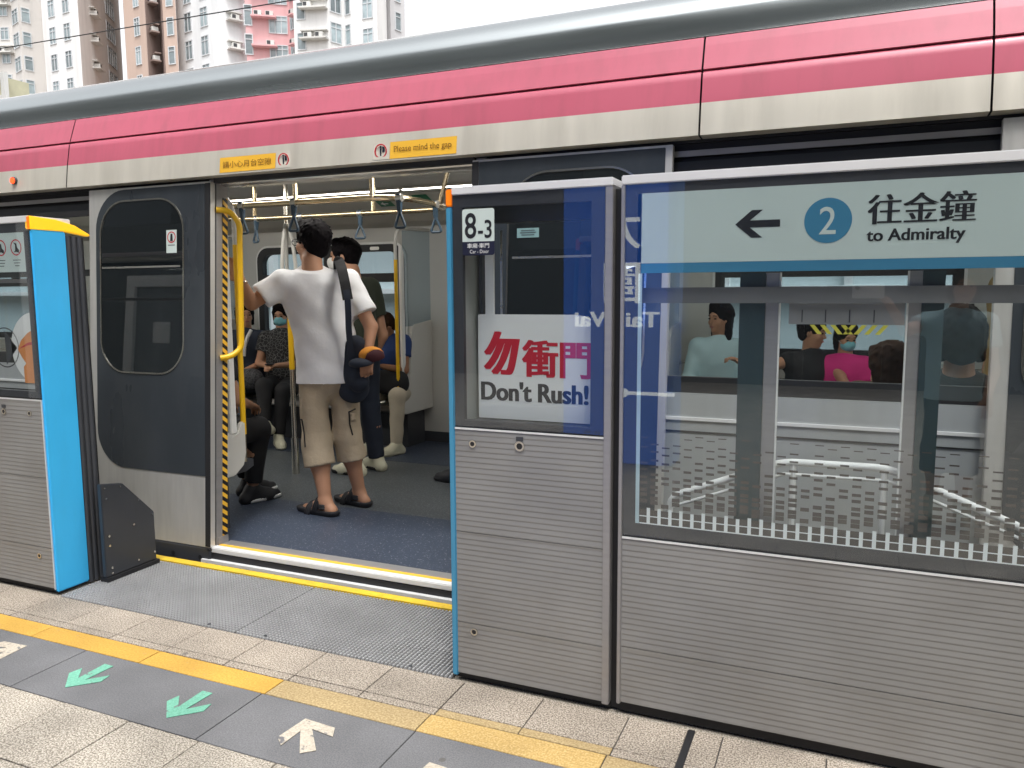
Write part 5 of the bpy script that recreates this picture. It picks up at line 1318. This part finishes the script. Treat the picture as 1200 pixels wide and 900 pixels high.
# the photographer, mirrored in the screen glass
person('short person in a pale shirt holding up a phone in front of the screen glass', (.56, -.46, .72), 92, .83, sit=False, top='lightbluecloth', sleeve=.5, bottom='blackcloth', leg_cover=.42, shoe='shoewhite', sole='shoewhite', hair='bob',
    head=(.58, -.40, 1.32), el=((.30, -.32, 1.08), (.74, -.40, .86)), wr=((.19, -.12, 1.25), (.70, -.26, .74)), hand_dir=(V3(-.8, .35, .5), V3(0, .3, -1)), res=.012)
ph = MB().box(.02, -.050, 1.262, .175, -.040, 1.338).build('phone', M['white'], None, bevel=.004); tag(ph, 'white phone held up by the short person facing the screen glass', 'phone')
MB().poly(disc(.045, 1.318, .012, 16), XZ(-.040), 0, .003).build('lens', M['black'], ph)

# ------------------------------------------------------------------ beyond and behind
def tower(label, foot, z_top, mtl, name='apartment_tower', trim=None):
    """foot: list of (x, y) corners of the visible faces, left to right; closed at the back"""
    cx = sum(p[0] for p in foot) / len(foot); cy = sum(p[1] for p in foot) / len(foot)
    t = thing(name, label, 'building', (cx, cy, -1.2), 0, 'tower blocks behind the train')
    u = Vector((cx, cy)).normalized() * 14
    pts = list(foot) + [(foot[-1][0] + u.x, foot[-1][1] + u.y), (foot[0][0] + u.x, foot[0][1] + u.y)]
    MB().poly(pts, lambda a, b, d: (a, b, d), -1.2, z_top).build('wall', M[mtl] if isinstance(mtl, str) else mtl, t)
    return t
def wall_mat(n, c, v=.05):
    return mat(n, c, .85, 0, v, .35, (1, 1, .25), bump=.1, bscale=6, grime=.35, gcol=tuple(x * .55 for x in c), gscale=(.5, .5, .05))
wcream, wpale, wbrown, wbrown2, wgrey, wpink, wwhite = (wall_mat('cream_render', (.68, .65, .62)), wall_mat('pale_render', (.84, .83, .82)), wall_mat('tan_render', (.58, .44, .37)),
    wall_mat('brown_render', (.30, .225, .20)), wall_mat('grey_render', (.64, .63, .64)), wall_mat('pink_render', (.76, .44, .45)), wall_mat('white_render', (.80, .81, .82)))
M['winframe'] = mat('window_frame_white', (.62, .64, .66), .5)
M['winglass'] = mat('far_glass', (.27, .33, .35), .08, 0, .5, .8, spec=.8, rnd=.45)
M['acwhite'] = mat('air_conditioner_casing', (.66, .65, .62), .5, 0, .05, rnd=.1)
M['acgrill'] = mat('air_conditioner_grille', (.05, .05, .055), .6)
fmesh = {}
def win_mesh(w, h, panes):
    k = (w, h, panes)
    if k not in fmesh:
        f = MB().frame(-w / 2, 0, w / 2, h, .09, -.09, .05)
        for i in range(1, panes): x = -w / 2 + w * i / panes; f.box(x - .04, -.08, .09, x + .04, .05, h - .09)
        f.box(-w / 2 + .09, -.07, h * .72, w / 2 - .09, .04, h * .72 + .07)
        fmesh[k] = (f.mesh('window', M['winframe']), MB().box(-w / 2 + .05, -.02, .05, w / 2 - .05, .03, h - .05).mesh('pane', M['winglass']))
    return fmesh[k]
acm = MB().box(-.38, -.62, .0, .38, .02, .45).mesh('air_conditioner', M['acwhite'], bevel=.02)
acg = MB().frame(-.32, .06, .02, .40, .04, -.635, -.622).box(-.30, -.63, .08, 0, -.621, .38).mesh('grille', M['acgrill'])
def face_frame(p, q):
    p, q = Vector((*p, 0)), Vector((*q, 0))
    d = q - p; L = d.length
    return p, d.normalized(), L, Matrix.Rotation(math.atan2(d.y, d.x), 4, 'Z')
def windows(t, p, q, us, zs, w, h, panes=2, ac=None, ledge=None):
    p0, d, L, rot = face_frame(p, q)
    fm, pm = win_mesh(w, h, panes)
    for z in zs:
        for u in us:
            c = p0 + d * (u * L)
            wm = Matrix.Translation((c.x, c.y, z)) @ rot
            o = link('window', fm, t, wm); link('pane', pm, o, wm)
def acs(t, p, q, us, zs, wide=1.2, m='acwhite', hood=True, n=1):
    p0, d, L, rot = face_frame(p, q)
    for z in zs:
        for u in us:
            c = p0 + d * (u * L); wm = Matrix.Translation((c.x, c.y, z)) @ rot
            if rng.random() < .12: continue
            for i in range(n):
                if n > 1 and rng.random() < .2: continue
                w2 = wm @ Matrix.Translation(((i - (n - 1) / 2) * 1.1, 0, 0))
                o = link('air_conditioner', acm, t, w2); link('grille', acg, o, w2)
            k = ('l', wide, m, hood)
            if k not in fmesh:
                a = MB().box(-wide / 2, -.78, -.16, wide / 2, .05, -.02)
                if hood: a.box(-wide / 2, -.5, .62, wide / 2, .05, .72)
                fmesh[k] = a.mesh('ledge', M[m] if isinstance(m, str) else m)
            link('ledge', fmesh[k], t, wm)
FL = lambda off, n=6, st=2.75, z0=22.0: [z0 + off + st * k for k in range(n)]
# left tower: stepped cream block
a0, a1, a2, a3 = (-99.9, 65.3), (-94.3, 67.3), (-91.6, 66.4), (-90.9, 69.3)
t1 = tower('cream stepped apartment tower at the far left above the train roof', [a0, a1, a2, a3, (-88.9, 69.0), (-88.0, 71.0)], 62, wcream)
acs(t1, a0, a1, (.72,), FL(.4, 8), 3.6, n=2); windows(t1, a0, a1, (.84,), FL(-.9, 8), 1.1, 1.5)
windows(t1, a1, a2, (.50,), FL(.6, 8), 2.0, 1.7, 2); windows(t1, a2, a3, (.22,), FL(.6, 8), 1.0, 1.7, 1)
windows(t1, a3, (-88.9, 69.0), (.5,), FL(.3, 8), 1.5, 1.6, 2)
# pale tower
b0, b1, b2 = (-79.7, 60.3), (-73.4, 59.6), (-81.2, 71.5)
t2 = tower('pale apartment tower with a blank grey side wall and drain pipe', [b0, b1, (-76.6, 64.5), b2], 62, wpale)
windows(t2, b0, b1, (.28, .68), FL(.1, 8, 2.72), 1.15, 1.75, 2)
acs(t2, b1, (-76.6, 64.5), (.72,), FL(.9, 8, 2.72), 1.7)
for u, z0, n_ in ((.35, -1.2, 1),):
    MB().tube([(-77.8, 65.6, -1.2), (-77.8, 65.6, 62)], .16, 8).build('drain_pipe', M['white'], t2)
windows(t2, (-76.6, 64.5), b2, (.45, .62), FL(.0, 8, 2.72), 1.6, 2.0, 2)
# brown tower with a deep dark slot
c0, c1, c2, c3 = (-69.1, 61.4), (-65.4, 60.7), (-66.3, 63.6), (-63.8, 61.4)
t3 = tower('brown apartment tower with a dark recess holding air conditioners', [(-70.6, 62.7), c0, c1, (-66.2, 63.3), (-64.2, 61.75), (-62.6, 61.9)], 60, wbrown)
windows(t3, c0, c1, (.60,), FL(-.35, 8, 2.78), .95, 1.8, 2)
dk_ = MB().add([(-65.38, 60.74, -1), (-66.18, 63.27, -1), (-66.18, 63.27, 59.9), (-65.38, 60.74, 59.9)], [(0, 1, 2, 3)])
MB().poly([(-65.42, 60.69), (-66.22, 63.30), (-64.22, 61.72), (-64.25, 61.66), (-66.10, 63.10), (-65.36, 60.70)], lambda a, b, d: (a, b, d), -1.1, 59.8).build('recess_lining', wbrown2, t3)
acs(t3, (-65.75, 62.1), (-64.6, 61.55), (.55,), FL(.0, 8, 2.78), 1.3, m=wbrown2)
windows(t3, (-64.2, 61.75), (-62.6, 61.9), (.55,), FL(-.5, 8, 2.78), .85, 1.75, 1)
# grey-white tower
d0_, d1_, d2_ = (-64.2, 63.5), (-57.2, 62.0), (-58.6, 67.0)
t4 = tower('pale grey apartment tower between the brown and the pink ones', [d0_, d1_, (-56.0, 64.2), (-55.3, 65.2)], 60, wwhite)
windows(t4, d0_, d1_, (.28, .66), FL(.2, 8, 2.7), 1.25, 1.9, 2)
acs(t4, d1_, (-56.0, 64.2), (.55,), FL(.6, 8, 2.7), 1.5)
# pink tower
e0, e1, e2 = (-55.4, 63.6), (-52.0, 66.0), (-50.3, 65.3)
t5 = tower('pink apartment tower with window air conditioners', [e0, e1, e2], 60, wpink)
windows(t5, e0, e1, (.06,), FL(.0, 8, 2.75), .8, 2.0, 1); acs(t5, e0, e1, (.42,), FL(.9, 8, 2.75), 2.4, m=wpink, hood=False, n=2); windows(t5, e0, e1, (.74,), FL(-.6, 8, 2.75), 1.8, 1.7, 3)
windows(t5, e1, e2, (.5,), FL(-.3, 8, 2.75), 1.4, 1.8, 3); acs(t5, e1, e2, (.72,), FL(.9, 8, 2.75), .9, m=wpink, hood=False)
# white tower on the right
f0, f1, f2, f3, f4 = (-49.2, 63.1), (-46.0, 64.0), (-45.4, 65.9), (-43.8, 66.6), (-42.4, 68.6)
t6 = tower('white apartment tower at the right end of the row with stepped bays', [f0, f1, f2, (-44.4, 65.6), f3, (-42.2, 66.6), f4], 58, wpale)
acs(t6, f0, f1, (.62,), FL(.5, 8, 2.75), 2.6, n=2); windows(t6, f0, f1, (.22,), FL(-.5, 8, 2.75), .9, 1.6, 1)
windows(t6, f1, f2, (.45,), FL(.2, 8, 2.75), 1.3, 1.9, 2); windows(t6, f2, (-44.4, 65.6), (.5,), FL(.2, 8, 2.75), .8, 1.9, 1)
windows(t6, f3, (-42.2, 66.6), (.35,), FL(-.1, 8, 2.75), 1.2, 1.9, 2)
t7 = tower('narrow grey slab block beside open sky', [(-45.3, 71.5), (-43.0, 70.3), (-42.6, 72.4)], 58, wgrey)
acs(t7, (-45.3, 71.5), (-43.0, 70.3), (.35,), FL(.4, 8, 2.75), 1.0)
windows(t7, (-43.0, 70.3), (-42.6, 72.4), (.5,), FL(.1, 8, 2.75), .9, 1.8, 1)
# overhead line and a yellowish box behind the roof
wr_ = MB().tube([(-30, 7, 4.72), (-10.06, 7, 4.429), (-6.06, 7, 4.363), (10, 7, 4.12)], .006, 6).build('overhead_wire', M['dark']); tag(wr_, 'thin dark overhead wire crossing in front of the towers', 'wire')
yb_ = thing('equipment_cabinet', 'pale yellow metal cabinet peeking over the train roof at the far left', 'cabinet', (-14.5, 9, -1.2))
pyel = mat('pale_yellow_paint', (.62, .60, .42), .5)
MB().box(-16.0, 9.0, -1.2, -12.86, 9.4, 4.86).build('case', pyel, yb_); MB().frame(-16.0, 3.0, -12.80, 4.93, .09, 8.93, 9.0).box(-15.9, 8.95, 4.52, -12.9, 9.0, 4.58).build('case_frame', M['white'], yb_)
# screen wall on the far side of the train
sw = thing('trackside_screen', 'pale framed glass screen wall on the far side of the train', 'screen wall', (-2, 8.6, -1.2))
pane_far = mat('pale_screen_pane', (.52, .58, .58), .15, 0, .08, .8)
MB().box(-24, 8.62, -1.2, 14, 8.8, .55).build('base_wall', mat('pale_concrete', (.55, .54, .52), .8, 0, .1, 1.5), sw)
MB().box(-24, 8.55, 2.5, 14, 8.8, 2.62).box(-24, 8.55, 1.30, 14, 8.75, 1.36).build('rail', M['white'], sw)
pm_ = MB().box(.04, 8.66, .56, 1.16, 8.68, 2.49).mesh('pane', pane_far); po_ = MB().box(-.04, 8.56, .55, .04, 8.78, 2.5).mesh('post', M['white'])
for k in range(30):
    w = Matrix.Translation((-24 + 1.2 * k, 0, 0)); link('pane', pm_, sw, w); link('post', po_, sw, w)
# behind the camera: the blue station column, seen only in the screen glass, and the wall of the platform
col = thing('station_column', 'blue station name column standing on the platform, mirrored in the glass', 'column', (-1.6, -1.3, 0))
YC = -1.265
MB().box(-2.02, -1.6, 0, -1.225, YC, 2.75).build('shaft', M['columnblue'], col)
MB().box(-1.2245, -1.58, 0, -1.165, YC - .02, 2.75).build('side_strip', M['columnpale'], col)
text('大', -1.70, 1.62, -1.42, 1.95, YC + .001, M['emitwhite'], parent=col, facing=1, bold=.006, strike=.012)
text('圍', -1.70, 1.22, -1.42, 1.52, YC + .001, M['emitwhite'], parent=col, facing=1, bold=.006, strike=.012)
text('Tai Wai', -1.93, 1.04, -1.27, 1.155, YC + .001, M['emitwhite'], parent=col, facing=1, bold=.016, strike=.008)
MB().box(-1.52, YC, .53, -1.15, YC + .002, .555).build('route_line', M['emitwhite'], col)
MB().poly(disc(-1.535, .543, .035), XZ(YC), 0, .003).build('route_dot', M['emitwhite'], col)
bw = MB().box(-40, -7.3, -1.2, 30, -7.0, 3.4).build('station_wall', M['wallgrey']); bw['kind'] = 'structure'
sbd = thing('unseen_backdrop', 'long grey block added unseen behind the platform to darken reflections', 'building', (-4, -14, -1.2))  # unseen block, added tall to darken the roof reflection and gate fronts
MB().box(-60, -20, -1.2, 50, -12, 20.0).build('wall', mat('backdrop_grey', (.17, .185, .185), .7, 0, .1, .5), sbd)  # body of the added unseen block
for k in range(18): MB().box(-58 + 6 * k, -12.05, 4.2, -54 + 6 * k, -11.98, 7.6).build('window', M['doorglass'], sbd)
rm = thing('station_room', 'grey station room on the platform with a pale framed door, mirrored in the train door', 'station room', (-8.6, -3, 0))
MB().box(-11.5, -4.5, 0, -6.6, -1.90, 2.9).build('wall', mat('room_grey', (.10, .11, .11), .6), rm)
dp_ = MB().box(-8.88, -1.89, 0, -7.75, -1.87, 2.05).build('door', mat('door_grey', (.22, .24, .25), .5), rm)
MB().frame(-9.03, 0, -7.6, 2.2, (.15, .02, .15, .15), -1.895, -1.82).build('door_frame', M['white'], rm)
MB().box(-8.55, -1.868, 1.30, -8.25, -1.86, 1.58).build('notice', M['white'], dp_)
